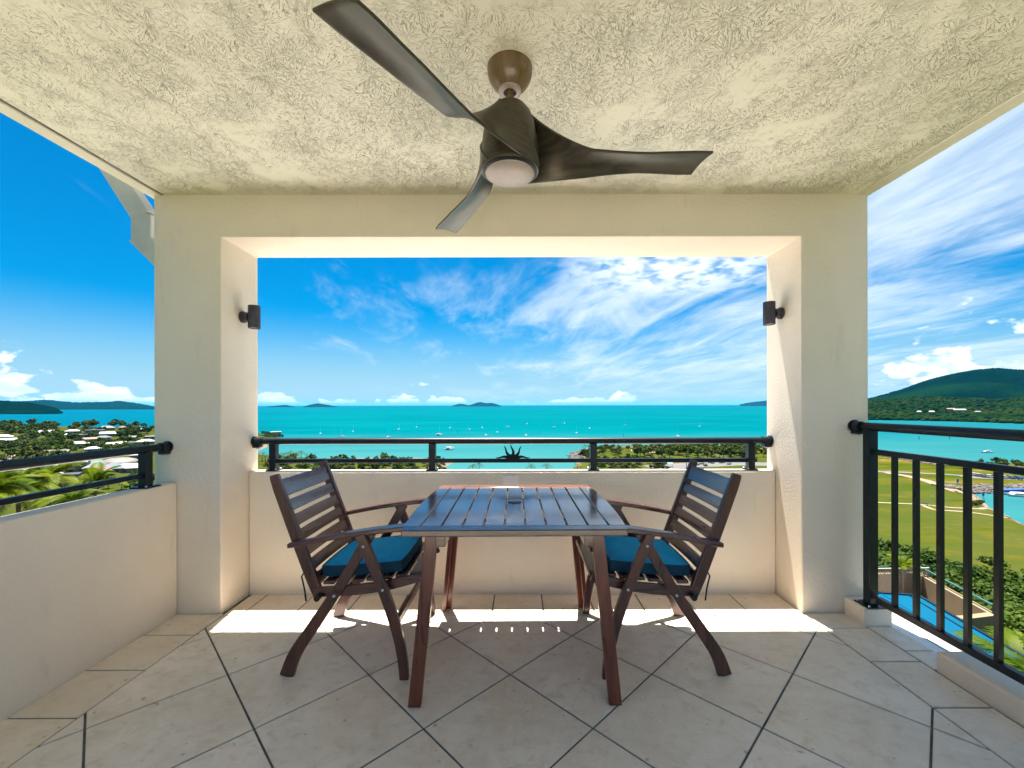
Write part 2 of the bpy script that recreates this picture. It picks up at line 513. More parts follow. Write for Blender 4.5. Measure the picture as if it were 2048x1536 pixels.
def tile(poly, mat):
    if len(poly) < 3: return
    ar = 0.5 * abs(sum(poly[i][0]*poly[(i+1) % len(poly)][1]-poly[(i+1) % len(poly)][0]*poly[i][1] for i in range(len(poly))))
    if ar < 0.0012: return
    cx = sum(p[0] for p in poly)/len(poly); cy = sum(p[1] for p in poly)/len(poly)
    m = MB()
    n = len(poly); dz = random.uniform(-0.0006, 0.0006)
    # a small chamfer round every tile
    def inset(d):
        o = []
        for p in poly:
            l = math.hypot(p[0]-cx, p[1]-cy)
            s = max(0.0, 1 - d/l)
            o.append((cx+(p[0]-cx)*s, cy+(p[1]-cy)*s))
        return o
    a, b = inset(0.0), inset(0.004)
    vs = [(x, y, -0.0056) for x, y in a] + [(x, y, -0.0022+dz) for x, y in a] + [(x, y, dz) for x, y in b]
    fs = [tuple(range(2*n, 3*n))]
    for i in range(n):
        j = (i+1) % n
        fs += [(i, j, n+j, n+i), (n+i, n+j, 2*n+j, 2*n+i)]
    m.add(vs, fs)
    m.build('tile', mat, fl, smooth=False)

G2 = 0.0038               # half a joint
FX0, FX1, FY1 = -1.722, 1.650, 2.440
hd = 0.3182
ox, oy = -0.046, 1.905
for i in range(-8, 9):
    for j in range(-22, 6):
        if (i + j) % 2: continue
        cx, cy = ox + i*hd, oy + (j + 1)*hd
        g = G2 * 1.414
        poly = [(cx-hd+g, cy), (cx, cy-hd+g), (cx+hd-g, cy), (cx, cy+hd-g)]
        poly = clip_poly(poly, -1, 0, -(FX0+G2)); poly = clip_poly(poly, 1, 0, FX1-G2)
        poly = clip_poly(poly, 0, 1, FY1-G2); poly = clip_poly(poly, 0, -1, -(YREAR+0.01))
        tile(poly, TILE)
def rect(x0, x1, y0, y1): return [(x0+G2, y0+G2), (x1-G2, y0+G2), (x1-G2, y1-G2), (x0+G2, y1-G2)]
y = 2.462
k = 0
ys = [2.462, 2.236, 1.940, 1.643]
while ys[-1] > YREAR + 0.3: ys.append(ys[-1] - 0.3)
for a, b in zip(ys[:-1], ys[1:]):
    tile(rect(-2.0, FX0, b, a), TILEB)
ys = [2.462, 2.293, 1.994, 1.691]
while ys[-1] > YREAR + 0.3: ys.append(ys[-1] - 0.3)
for a, b in zip(ys[:-1], ys[1:]):
    tile(rect(FX1, 1.890, b, a), TILE)
tile(rect(1.890, 2.034, 2.08, 2.31), TILE); tile(rect(1.890, 2.034, 1.93, 2.08), TILE)
xs = [-1.722, -1.62, -1.32, -1.02, -0.72, -0.465, -0.165, 0.135, 0.435, 0.735, 1.035, 1.335, 1.65]
for a, b in zip(xs[:-1], xs[1:]):
    tile(rect(max(a, XL1 + 0.002), min(b, XR0 - 0.002), FY1, YW + 0.004), TILEB)

# portal: two columns and the beam between them, one rendered mass
zb = -0.05
port = MB().prism([(XL0, zb), (XL1, zb), (XL1, ZH), (XR0, ZH), (XR0, zb), (XR1, zb), (XR1, ZC + 0.03), (XL0, ZC + 0.03)],
                  YB - YF, Matrix(((1, 0, 0, 0), (0, 0, 1, 0), (0, 1, 0, 0), (0, 0, 0, 1))), YF)
po = port.build('portal_wall', WALL, bevel=0.007, seg=3)
tag(po, 'cream rendered portal of two square columns and a beam framing the sea', 'wall')

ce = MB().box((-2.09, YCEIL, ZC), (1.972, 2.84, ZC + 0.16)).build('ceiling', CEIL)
tag(ce, kind='structure')
MB().box((-2.165, YCEIL, ZC - 0.006), (-2.09, 2.84, ZC + 0.17)).build('edge_band', TRIM, ce, bevel=0.004)
MB().box((1.972, YCEIL, ZC - 0.006), (2.045, 2.84, ZC + 0.17)).build('edge_band', TRIM, ce, bevel=0.004)
MB().box((-2.086, YCEIL, ZC - 0.0015), (-2.074, YF - 0.002, ZC + 0.002)).build('drip_groove', GROUT, ce)

lw = MB().box((XL1 + 0.001, YW, -0.02), (XR0 - 0.001, YB - 0.004, 0.786)).build('low_wall', WALL, bevel=0.010, seg=3)
tag(lw, 'low cream rendered wall behind the table under the sea view', 'wall')
ll = MB().box((-2.112, YREAR, -0.05), (-1.997, YF - 0.001, 0.765)).build('low_wall', WALL, bevel=0.010, seg=3)
tag(ll, 'low cream rendered wall along the left side below the short railing', 'wall')
k1 = MB().box((1.882, 2.312, -0.02), (2.040, YF - 0.001, 0.096)).build('kerb', WALL, bevel=0.010, seg=3)
tag(k1, 'short cream kerb block at the foot of the right column', 'kerb')
k2 = MB().box((1.896, YREAR, -0.02), (2.040, 1.932, 0.088)).build('kerb', WALL, bevel=0.012, seg=3)
tag(k2, 'long cream kerb along the right edge under the tall railing', 'kerb')
lg = MB().box((2.037, YREAR, -0.28), (2.185, 2.80, -0.016)).build('ledge', LEDGE, bevel=0.006)
tag(lg, 'white outer ledge beyond the gap in the right kerb', 'ledge')
MB().box((2.120, YREAR, -0.0165), (2.124, 2.79, -0.0145)).build('joint_strip', GROUT, lg)
MB().box((2.181, YREAR, -0.05), (2.205, 2.80, -0.006)).build('edge_trim', LEDGE, lg)

# added pale slab, out of view, bouncing sunlight up into the balcony
BOUNCEM = m_plain('bounce_slab_pale', (0.57, 0.56, 0.55), 0.9, 0, 0.10, 3.0, 0.01, 60)
r1 = MB().box((-8.0, 2.90, -0.85), (2.15, 10.5, -0.55)).build('bounce_slab', BOUNCEM, bevel=0.02)
tag(r1, 'added pale slab, unseen in front of the balcony, that bounces sunlight in', 'roof')
# plaque on the low wall (its print is too small to read)
t = NT('plaque_print')
v = t.vec('Object')
wv = t.n('ShaderNodeTexWave', bands_direction='Z'); t.L.new(v, wv.inputs[0]); wv.inputs['Scale'].default_value = 28
ln = t.ramp(wv.outputs['Fac'], 0.62, 0.72)
wd = t.ramp(t.noise(t.vec('Object', (160, 1, 60)), 1.0, 1), 0.44, 0.50)
PLQ = t.done(t.mix(t.math('MULTIPLY', t.math('MULTIPLY', ln, wd), 0.35), (0.88, 0.82, 0.76), (0.45, 0.38, 0.36)), 0.4)
pq = MB().box((-0.109, YW - 0.008, 0.672), (-0.013, YW, 0.758)).build('wall_plaque', PLQ, bevel=0.002)
tag(pq, 'small pale notice plaque on the low wall behind the table', 'plaque')

# ------------------------------------------------------------------ railings
def post(parent, x, y, z0, z1, w, plate=0.105):
    MB().cbox((x, y, (z0 + z1) / 2), (w, w, z1 - z0)).build('post', NAVY, parent, bevel=0.003)
    pl = MB().cbox((x, y, z0 + 0.004), (plate, plate, 0.008)).build('base_plate', NAVY, parent, bevel=0.002)
    bo = MB()
    for i in (-1, 1):
        for j in (-1, 1):
            bo.lathe([(0.006, 0), (0.006, 0.006), (0.003, 0.009)], 8, (x + i*plate*0.39, y + j*plate*0.39, z0 + 0.008))
    bo.build('bolts', STEEL, pl)['kind'] = 'stuff'

def bracket(parent, wall, toward, rail_r):
    """socket where a rail meets the render; wall = point on the wall, toward = unit direction along the rail"""
    p = Vector(wall); d = Vector(toward)
    b = MB().tube([p, p + d*0.012, p + d*0.012, p + d*0.06], [rail_r*1.5, rail_r*1.5, rail_r*1.22, rail_r*1.22], 20)
    b.build('wall_socket', NAVY, parent)
    e = MB()
    s = d.cross(Vector((0, 0, 1)))
    c = p + d*0.018 + Vector((0, 0, -rail_r*1.45))
    e.bar(c - d*0.016, c + d*0.030, 0.040, 0.022)
    e.build('lug', NAVY, parent, bevel=0.004)
    for k in (-1, 1):
        q = c + s*(0.011*k) + d*0.010
        MB().tube([q + Vector((0, 0, -0.005)), q + Vector((0, 0, -0.020))], 0.0065, 8).build('screw', STEEL, parent)

# front railing on the low wall
yr = 2.768
fr = thing('railing', 'dark railing with two rails on the low wall in front of the sea', 'railing', (0, yr, 0.786))
def local(parent):
    for c in parent.children:
        c.matrix_parent_inverse = Matrix.Translation(-Vector(parent.location))
rt = MB().tube([(XL1 + 0.01, yr, 0.978), (XR0 - 0.01, yr, 0.978)], 0.0215, 20).build('top_rail', NAVY, fr)
MB().cbox(((XL1 + XR0)/2, yr, 0.849), (3.20, 0.026, 0.026)).build('lower_rail', NAVY, fr, bevel=0.004)
for x in (-1.613, -0.574, 0.479, 1.508):
    post(fr, x, yr, 0.786, 0.962, 0.043, 0.072)
bracket(fr, (XL1, yr, 0.978), (1, 0, 0), 0.0215)
bracket(fr, (XR0, yr, 0.978), (-1, 0, 0), 0.0215)
local(fr)
# left railing
xl = -2.053
lr = thing('railing', 'dark railing with two rails on the left low wall above the town', 'railing', (xl, 2.3, 0.765))
MB().tube([(xl, YF - 0.01, 0.974), (xl, -1.2, 0.974)], 0.0215, 20).build('top_rail', NAVY, lr)
MB().cbox((xl, 0.55, 0.832), (0.026, 3.56, 0.026)).build('lower_rail', NAVY, lr, bevel=0.004)
for y in (2.315, 1.1, -0.1, -1.15): post(lr, xl, y, 0.765, 0.958, 0.045, 0.095)
bracket(lr, (xl, YF, 0.974), (0, -1, 0), 0.0215)
local(lr)
# tall right railing
xr = 1.955
rr = thing('balustrade', 'tall dark balustrade with upright bars along the right edge', 'railing', (xr, 2.3, 0.09))
MB().tube([(xr, YF - 0.01, 1.088), (xr, -1.2, 1.098)], 0.0235, 20).build('top_rail', NAVY, rr)
MB().cbox((xr, 0.55, 0.952), (0.030, 3.52, 0.030)).build('upper_rail', NAVY, rr, bevel=0.004)
MB().cbox((xr, 0.55, 0.145), (0.034, 3.52, 0.034)).build('lower_rail', NAVY, rr, bevel=0.004)
post(rr, xr - 0.005, 2.352, 0.096, 1.075, 0.048, 0.105)
post(rr, xr - 0.005, 0.55, 0.088, 1.075, 0.048, 0.105)
post(rr, xr - 0.005, -1.18, 0.088, 1.075, 0.048, 0.105)
bal = MB().cbox((0, 0, 0), (0.020, 0.020, 0.776)).mesh('baluster', NAVY)
y = 2.205
while y > -1.12:
    if abs(y - 0.55) > 0.05:
        link('baluster', bal, rr, (xr, y, 0.548))
    y -= 0.1195
bracket(rr, (xr - 0.01, YF, 1.088), (0, -1, 0), 0.0235)
local(rr)

# iron sun on the lower rail
sx = -0.048
so = thing('sun_ornament', 'black iron half sun with five wavy rays on the front railing', 'ornament', (sx, yr, 0.862))
Mxz = Matrix(((1, 0, 0, 0), (0, 0, 1, 0), (0, 1, 0, 0), (0, 0, 0, 1)))
disc = [(0.040*math.cos(a), 0.030*math.sin(a)) for a in [math.pi*k/14 for k in range(15)]]
MB().prism(disc, 0.006, Mxz, -0.003).build('half_disc', BLACKM, so)
for ang, ln_, bend in ((8, 0.112, 1), (50, 0.098, -1), (92, 0.094, -1), (130, 0.102, 1), (172, 0.112, -1)):
    a = R(ang); ux, uz = math.cos(a), math.sin(a); nx, nz = -uz, ux
    L_, R_ = [], []
    for k in range(13):
        s = k/12
        w = 0.0105*(1 - s)**0.8 + 0.0012
        o = bend*0.010*math.sin(s*math.pi*1.7)*(0.35 + 0.65*s)
        px, pz = ux*(0.020 + (ln_ - 0.020)*s) + nx*o, uz*(0.016 + (ln_ - 0.016)*s) + nz*o
        L_.append((px + nx*w, max(pz + nz*w, -0.002))); R_.append((px - nx*w, max(pz - nz*w, -0.003)))
    MB().prism(L_ + R_[::-1], 0.005, Mxz, -0.0025).build('ray', BLACKM, so)

# wall lamps on the reveals
def wall_lamp(x, z, sgn, label):
    o = thing('wall_lamp', label, 'lamp', (x, 2.655, z), 0, 'cylinder lamps on the portal reveals')
    MB().tube([(0, 0, 0), (sgn*0.014, 0, 0)], 0.036, 24).build('wall_plate', LAMPM, o)
    MB().tube([(sgn*0.012, 0, 0), (sgn*0.045, 0, 0)], 0.030, 24).build('arm', LAMPM, o)
    b = MB().lathe([(0.029, -0.062), (0.034, -0.071), (0.035, -0.069), (0.035, 0.069), (0.034, 0.071), (0.029, 0.062)], 28, (sgn*0.076, 0, 0), cap=False)
    b.build('body', LAMPM, o)
    for s in (-1, 1):
        MB().lathe([(0.030, 0), (0.030, 0.003*s)], 24, (sgn*0.076, 0, 0.061*s)).build('lens', LENS, o)
wall_lamp(XL1, 1.768, 1, 'brown cylinder wall lamp on the left column facing the opening')
wall_lamp(XR0, 1.786, -1, 'brown cylinder wall lamp on the right column facing the opening')

# downpipe outside the left column
dp = thing('downpipe', 'cream box downpipe with angled bends outside the left column', 'downpipe', (-2.58, 2.91, 2.0))
def boxpipe(pts, w, name, parent):
    m = MB()
    for a, b in zip(pts[:-1], pts[1:]): m.bar(a, b, w, 0.085, (0, 1, 0))
    return m.build(name, PIPE, parent, bevel=0.006)
P = [(-2.83, 2.91, 2.90), (-2.575, 2.91, 2.50), (-2.575, 2.91, 2.34), (-2.16, 2.91, 1.93), (-2.16, 2.91, -1.5)]
boxpipe(P[0:2], 0.128, 'upper_bend', dp)
boxpipe([(P[1][0], 2.912, 2.515), (P[2][0], 2.912, 2.335)], 0.136, 'collar', dp)
boxpipe([(-2.612, 2.91, 2.376), P[3]], 0.124, 'lower_bend', dp)
boxpipe(P[3:5], 0.112, 'shaft', dp)
local(dp)

gt = MB().box((-2.89, 2.72, 2.90), (-2.17, 3.05, 3.02)).build('pipe_shade_box', PIPE, bevel=0.01)  # box added out of view to keep the sun off the downpipe
tag(gt, 'added unseen cream gutter above the downpipe outside the left column', 'shade_box')

# ------------------------------------------------------------------ ceiling fan
fan = thing('ceiling_fan', 'three bladed bronze ceiling fan hanging from the stippled ceiling', 'fan', (-0.035, 1.542, ZC))
MB().lathe([(0.082, 0.0), (0.081, -0.020), (0.076, -0.038), (0.064, -0.058), (0.048, -0.074), (0.041, -0.080)], 40).build('canopy', CANM, fan)
MB().lathe([(0.041, -0.0795), (0.041, -0.087), (0.036, -0.090), (0.024, -0.090), (0.024, -0.081)], 32, cap=False).build('collar', FANCAP, fan)
MB().lathe([(0.0235, -0.0815), (0.0235, -0.083)], 24).build('socket', FANBLK, fan)
MB().tube([(0, 0, -0.07), (0, 0, -0.17)], 0.0125, 16).build('rod', CANM, fan)
prof = [(0.016, -0.128), (0.040, -0.134), (0.060, -0.148), (0.078, -0.172), (0.090, -0.205), (0.098, -0.245), (0.103, -0.290), (0.105, -0.335), (0.106, -0.372), (0.103, -0.378)]
def rcore(z):
    return float(np.interp(-z, [-p[1] for p in prof], [p[0] for p in prof]))
MB().lathe(prof, 56).build('housing', FANM, fan)
MB().lathe([(0.099, -0.376), (0.099, -0.381), (0.090, -0.384)], 48).build('gap_ring', FANBLK, fan)
MB().lathe([(0.091, -0.380), (0.089, -0.388), (0.080, -0.394), (0.050, -0.398), (0.0, -0.399)], 48, cap=False).build('cap', FANCAP, fan)
def blade_mesh():
    NS, NTT = 40, 14
    vs = []
    for i in range(NS + 1):
        s = i / NS
        for j in range(NTT + 1):
            q = j / NTT                                # 0 upper trailing edge, 1 lower leading edge
            a = R(4 + 104*q)
            z = -0.150 - 0.222*q
            r = rcore(z) + 0.003
            root = Vector((r*math.cos(a), r*math.sin(a), z))
            Rr = 0.13 + 0.565*s + 0.03*(1 - q)*max(0, s - 0.8)/0.2
            chord = 0.150 - 0.030*math.sin(math.pi*min(1, s*1.1)) - 0.030*s
            pit = R(42 - 35*min(1, s*1.6)**0.7)
            off = (q - 0.42)*chord
            bl = Vector((Rr, off*math.cos(pit), -0.338 - off*math.sin(pit) + 0.004*s + 0.008*math.sin(math.pi*q)))
            f = min(1.0, s/0.30); f = f*f*(3 - 2*f)
            vs.append(root.lerp(bl, f))
    fs = []
    for i in range(NS):
        for j in range(NTT):
            k = i*(NTT + 1) + j
            fs.append((k, k + 1, k + NTT + 2, k + NTT + 1))
    m = MB(); m.add(vs, fs)
    return m.mesh('blade', FANM)
bm_ = blade_mesh()
for ang in (1, 118, 237):
    b = link('blade', bm_, fan, (0, 0, 0), (0, 0, R(ang)))
    md = b.modifiers.new('solid', 'SOLIDIFY'); md.thickness = 0.009; md.offset = 0
    sb = b.modifiers.new('bevel', 'BEVEL'); sb.width = 0.003; sb.segments = 2; sb.limit_method = 'ANGLE'; sb.angle_limit = R(50)

# ------------------------------------------------------------------ table
tb = thing('table', 'dark red brown slatted wooden table between the two chairs', 'table', (-0.026, 2.092, 0), R(0.7))
TZ, TT = 0.73, 0.026
HW, HD = 0.462, 0.460
def side_x(y): return HW - 0.022*(y/HD)**2
plank_w = 2*HW/11
for k in range(11):
    x0 = -HW + k*plank_w + 0.0032; x1 = x0 + plank_w - 0.0064
    ya, yb = -HD + 0.062, HD - 0.070
    ys = np.linspace(ya, yb, 13)
    if k == 0: poly = [(-side_x(q), q) for q in ys] + [(x1, q) for q in ys[::-1]]
    elif k == 10: poly = [(x0, q) for q in ys] + [(side_x(q), q) for q in ys[::-1]]
    else: poly = [(x0, ya), (x1, ya), (x1, yb), (x0, yb)]
    MB().prism(poly, TT, None, TZ - TT).build('plank', TABY, tb, bevel=0.0025)
MB().prism([(-side_x(-HD), -HD), (side_x(-HD), -HD), (side_x(-HD+0.06), -HD+0.0605), (-side_x(-HD+0.06), -HD+0.0605)], TT + 0.001, None, TZ - TT - 0.0005).build('end_board', TABX, tb, bevel=0.004)
MB().prism([(-side_x(HD-0.068), HD-0.0685), (side_x(HD-0.068), HD-0.0685), (side_x(HD), HD), (-side_x(HD), HD)], TT + 0.001, None, TZ - TT - 0.0005).build('end_board', TABF, tb, bevel=0.004)
MB().lathe([(0.036, 0), (0.036, 0.0035), (0.032, 0.0055), (0.0, 0.0058)], 36, (0, 0.02, TZ - 0.0005), cap=False).build('hole_cover', TABX, tb)
for x in (-0.30, 0.30):
    MB().box((x - 0.02, -HD + 0.07, TZ - TT - 0.062), (x + 0.02, HD - 0.075, TZ - TT - 0.001)).build('under_rail', TABY, tb, bevel=0.003)
MB().box((-0.279, -0.22, TZ - TT - 0.058), (0.279, -0.192, TZ - TT - 0.002)).build('apron', TABX, tb, bevel=0.003)
MB().box((-0.279, 0.19, TZ - TT - 0.058), (0.279, 0.218, TZ - TT - 0.002)).build('apron', TABX, tb, bevel=0.003)
for sx_ in (-1, 1):
    for yb_, yt_ in ((-0.372, -0.362), (0.425, 0.362)):
        m = MB()
        bot, top = Vector((sx_*0.405, yb_, 0.001)), Vector((sx_*0.335, yt_, TZ - TT - 0.003))
        # L section: two boards at right angles, feet cut level with the floor
        def board(x0, x1, y0, y1):
            vs = []
            for p in (bot, top):
                vs += [(p.x + x0, p.y + y0, p.z), (p.x + x1, p.y + y0, p.z), (p.x + x1, p.y + y1, p.z), (p.x + x0, p.y + y1, p.z)]
            m.add(vs, ((3,2,1,0),(4,5,6,7),(0,1,5,4),(1,2,6,5),(2,3,7,6),(3,0,4,7)))
        sy = -1 if yb_ < 0 else 1
        xs_ = sorted((sx_*0.026, -sx_*0.026)); 
        ysd = sorted((sy*0.024, sy*0.0005))
        board(xs_[0], xs_[1], ysd[0], ysd[1])
        xs2 = sorted((sx_*0.026, sx_*0.002)); ys2 = sorted((-sy*0.030, -sy*0.0005))
        board(xs2[0], xs2[1], ys2[0], ys2[1])
        lg_ = m.build('leg', LEGZ, tb, bevel=0.003)
        kx = top.x - sx_*0.030
        MB().tube([(kx + sx_*0.012, top.y - sy*0.008, TZ - 0.085), (kx - sx_*0.010, top.y - sy*0.008, TZ - 0.085), (kx - sx_*0.014, top.y - sy*0.008, TZ - 0.085)], [0.006, 0.011, 0.008], 12).build('bolt_knob', BLACKM, lg_)
        MB().lathe([(0.011, -0.006), (0.012, 0.0), (0.010, 0.006)], 12, (top.x - sx_*0.016, top.y - sy*0.0, TZ - 0.112)).build('bolt_knob', BLACKM, lg_)

# ------------------------------------------------------------------ chairs
def curve_board(pts, widths, t, yc, n=20):
    """flat board in the x-z plane following a curve, widths along it, t thick in y"""
    P_ = np.array(pts, float)
    # Catmull-Rom through the points
    d = np.r_[0, np.cumsum(np.hypot(*np.diff(P_, axis=0).T))]
    u = np.linspace(0, d[-1], n)
    Q = []
    for q in u:
        i = min(max(np.searchsorted(d, q) - 1, 0), len(d) - 2)
        s = (q - d[i])/(d[i+1] - d[i])
        p0 = P_[max(i-1, 0)]; p1 = P_[i]; p2 = P_[i+1]; p3 = P_[min(i+2, len(P_)-1)]
        Q.append(0.5*((2*p1) + (-p0+p2)*s + (2*p0-5*p1+4*p2-p3)*s*s + (-p0+3*p1-3*p2+p3)*s**3))
    Q = np.array(Q); T = np.gradient(Q, axis=0); T /= np.linalg.norm(T, axis=1)[:, None]
    Nn = np.c_[-T[:, 1], T[:, 0]]
    w = np.interp(u, d, widths)/2
    A, B = Q + Nn*w[:, None], Q - Nn*w[:, None]
    vs = []
    for i in range(n):
        vs += [(A[i][0], yc - t/2, A[i][1]), (B[i][0], yc - t/2, B[i][1]), (B[i][0], yc + t/2, B[i][1]), (A[i][0], yc + t/2, A[i][1])]
    fs = [(0, 1, 2, 3), tuple(4*(n-1)+k for k in (3, 2, 1, 0))]
    for i in range(n - 1):
        for k in range(4):
            a, b = 4*i + k, 4*i + (k+1) % 4
            fs.append((a, b, b + 4, a + 4))
    return MB().add(vs, fs)

BT, BB = Vector((-0.345, 0, 0.880)), Vector((-0.150, 0, 0.355))   # top and foot of the back
def make_chair(name, label, loc, rz):
    c = thing(name, label, 'chair', loc, rz, 'folding armchairs at the table')
    for s in (-1, 1):
        up = curve_board([(-0.348, 0.897), (-0.330, 0.84), (-0.235, 0.58), (-0.175, 0.42), (-0.142, 0.335)], [0.036, 0.046, 0.050, 0.050, 0.040], 0.024, s*0.2375)
        up.build('upright', WOODZ, c, bevel=0.004)
        lgr = curve_board([(0.104, 0.640), (0.066, 0.575), (-0.040, 0.395), (-0.155, 0.225), (-0.238, 0.100), (-0.276, 0.0)], [0.042, 0.046, 0.046, 0.050, 0.056, 0.062], 0.022, s*0.268, 26)
        lgr.build('leg', WOODZ, c, bevel=0.003)
        lgf = curve_board([(0.062, 0.640), (0.090, 0.575), (0.168, 0.388), (0.225, 0.215), (0.250, 0.09), (0.258, 0.0)], [0.040, 0.046, 0.046, 0.046, 0.042, 0.040], 0.022, s*0.2925, 26)
        lgf.build('leg', WOODZ, c, bevel=0.003)
        ra = curve_board([(-0.165, 0.365), (-0.02, 0.372), (0.15, 0.392), (0.318, 0.432)], [0.040, 0.046, 0.044, 0.036], 0.022, s*0.2435)
        ra.build('seat_rail', WOODX, c, bevel=0.003)
        # paddle arm
        pts = []
        for k in range(25):
            q = k/24
            x = -0.268 + 0.585*q
            w = 0.046 + 0.030*max(0, (q - 0.45)/0.55)**0.8*1.0
            if q < 0.06: w *= 0.55 + 0.45*(q/0.06)
            if q > 0.93: w *= 1.0 - 0.55*((q - 0.93)/0.07)**2
            pts.append((x, w))
        vs = []
        for x, w in pts:
            z = 0.585 + (x + 0.268)*0.150 + 0.010*math.sin((x + 0.268)/0.585*math.pi)
            yc = s*0.272
            for dy, dz in ((-w/2, -0.011), (w/2, -0.011), (w/2, 0.011), (-w/2, 0.011)):
                vs.append((x, yc + dy, z + dz))
        n = len(pts)
        fs = [(0, 1, 2, 3), tuple(4*(n-1)+k for k in (3, 2, 1, 0))]
        for i in range(n - 1):
            for k in range(4):
                a, b = 4*i + k, 4*i + (k+1) % 4
                fs.append((a, b, b + 4, a + 4))
        MB().add(vs, fs).build('arm', WOODX, c, bevel=0.005, seg=3)
        for x, z in ((0.080, 0.590), (0.165, 0.398), (-0.05, 0.372)):
            MB().tube([(x, s*0.300, z), (x, s*0.3065, z), (x, s*0.3085, z)], [0.006, 0.006, 0.003], 10).build('bolt', STEEL, c)
        MB().tube([(-0.135, s*0.252, 0.352), (-0.135, s*0.285, 0.352)], 0.014, 12).build('hinge', BLACKM, c)
    # back slats
    d = (BT - BB).normalized(); nrm = Vector((d.z, 0, -d.x))
    pos = 0.012
    for k, h in enumerate((0.082, 0.054, 0.054, 0.054, 0.054, 0.054, 0.054)):
        ctr = BT - d*(pos + h/2); pos += h + 0.0185
        m = MB(); nseg = 8
        vs = []
        for i in range(nseg + 1):
            y = -0.226 + 0.452*i/nseg
            bow = -0.014*(1 - (2*i/nseg - 1)**2)
            for a, b in ((-1, -1), (1, -1), (1, 1), (-1, 1)):
                p = ctr + nrm*(bow + 0.006 + a*0.008) + d*(b*h/2)
                vs.append((p.x, y, p.z))
        fs = [(0, 1, 2, 3), tuple(4*nseg+q for q in (3, 2, 1, 0))]
        for i in range(nseg):
            for q in range(4):
                a, b = 4*i + q, 4*i + (q+1) % 4
                fs.append((a, b, b + 4, a + 4))
        m.add(vs, fs).build('back_slat', WOODY, c, bevel=0.003)
    for k in range(7):
        x = -0.105 + 0.066*k
        z = 0.3785 + 0.03*max(0.0, (x + 0.1)/0.42)**1.5 + 0.012*((x + 0.1)/0.42) + 0.012
        MB().cbox((x, 0, z + 0.010), (0.052, 0.462, 0.015)).build('seat_slat', WOODY, c, bevel=0.003)
    MB().cbox((0.303, 0, 0.440), (0.045, 0.462, 0.024)).build('front_slat', WOODY, c, bevel=0.004)
    MB().tube([(-0.145, -0.258, 0.248), (-0.145, 0.258, 0.248)], 0.010, 12).build('stretcher', BLACKM, c)
    MB().cbox((0.215, 0, 0.235), (0.020, 0.56, 0.036)).build('stretcher', WOODY, c, bevel=0.003)
    return c

def make_cushion(label, loc, rz):
    c = thing('seat_cushion', label, 'cushion', loc, rz, 'teal seat cushions')
    nx, ny = 15, 15
    def outline(q):
        return q
    vs, fs = [], []
    lx0, lx1, hy, th = -0.160, 0.228, 0.214, 0.042
    def pt(i, j, side):
        u, w = i/nx, j/ny
        a, b = 2*u - 1, 2*w - 1
        k = 1 - 0.035*abs(a*b)**3
        x = lx0 + (lx1 - lx0)*(0.5 + a*k/2); yy = hy*b*k*(1 - 0.10*(1 - u))
        edge = min(1.0, 6*min(u, 1 - u, w, 1 - w))
        puff = (1 - (1 - edge)**2)*0.012 + 0.004*math.sin(9*u + 4*w)*edge
        base = 0.4175 + 0.034*max(0, u - 0.1)
        return (x, yy, base + (th + puff if side else -0.0 - 0.001*edge))
    for side in (0, 1):
        for i in range(nx + 1):
            for j in range(ny + 1): vs.append(pt(i, j, side))
    o = (nx + 1)*(ny + 1)
    for i in range(nx):
        for j in range(ny):
            a = i*(ny + 1) + j
            fs.append((a, a + ny + 1, a + ny + 2, a + 1)); fs.append((o + a, o + a + 1, o + a + ny + 2, o + a + ny + 1))
    rim = [(i, 0) for i in range(nx)] + [(nx, j) for j in range(ny)] + [(i, ny) for i in range(nx, 0, -1)] + [(0, j) for j in range(ny, 0, -1)]
    idx = [i*(ny + 1) + j for i, j in rim]
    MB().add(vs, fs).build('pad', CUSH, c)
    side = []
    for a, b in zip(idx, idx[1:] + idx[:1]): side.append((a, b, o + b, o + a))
    MB().add(vs, side).build('shaded_side', CUSHD, c)  # navy sides: the shade on the cushion's flanks is put into the colour
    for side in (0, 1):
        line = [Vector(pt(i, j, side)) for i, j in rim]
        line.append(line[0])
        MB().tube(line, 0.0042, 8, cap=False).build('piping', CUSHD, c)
    for s in (-1, 1):
        MB().tube([(-0.155, s*0.178, 0.435), (-0.180, s*0.195, 0.438), (-0.208, s*0.223, 0.470), (-0.215, s*0.258, 0.440), (-0.200, s*0.262, 0.385), (-0.195, s*0.258, 0.330)], 0.0035, 6).build('tie', CORD, c)
    return c
make_chair('folding_armchair', 'dark wooden folding armchair left of the table, facing right', (-0.772, 2.165, 0.0), 0.0)
make_cushion('teal seat cushion on the chair left of the table', (-0.772, 2.165, 0.0), 0.0)
make_chair('folding_armchair', 'dark wooden folding armchair right of the table, facing left', (0.640, 2.165, 0.0), R(180))
make_cushion('teal seat cushion on the chair right of the table', (0.640, 2.165, 0.0), R(180))

#LANDSCAPE#
HAZE = 1.3e-5
# ------------------------------------------------------------------ the view: sea, land, town
S = CAM_H - 38.0          # sea level
def ray(px, py):
    return Vector(((px - VPX)/FPX, 1.0, (VPY - py)/FPX))
def G(px, py, z):
    d = ray(px, py); k = (z - CAM_H)/d.z
    return (d.x*k, k)

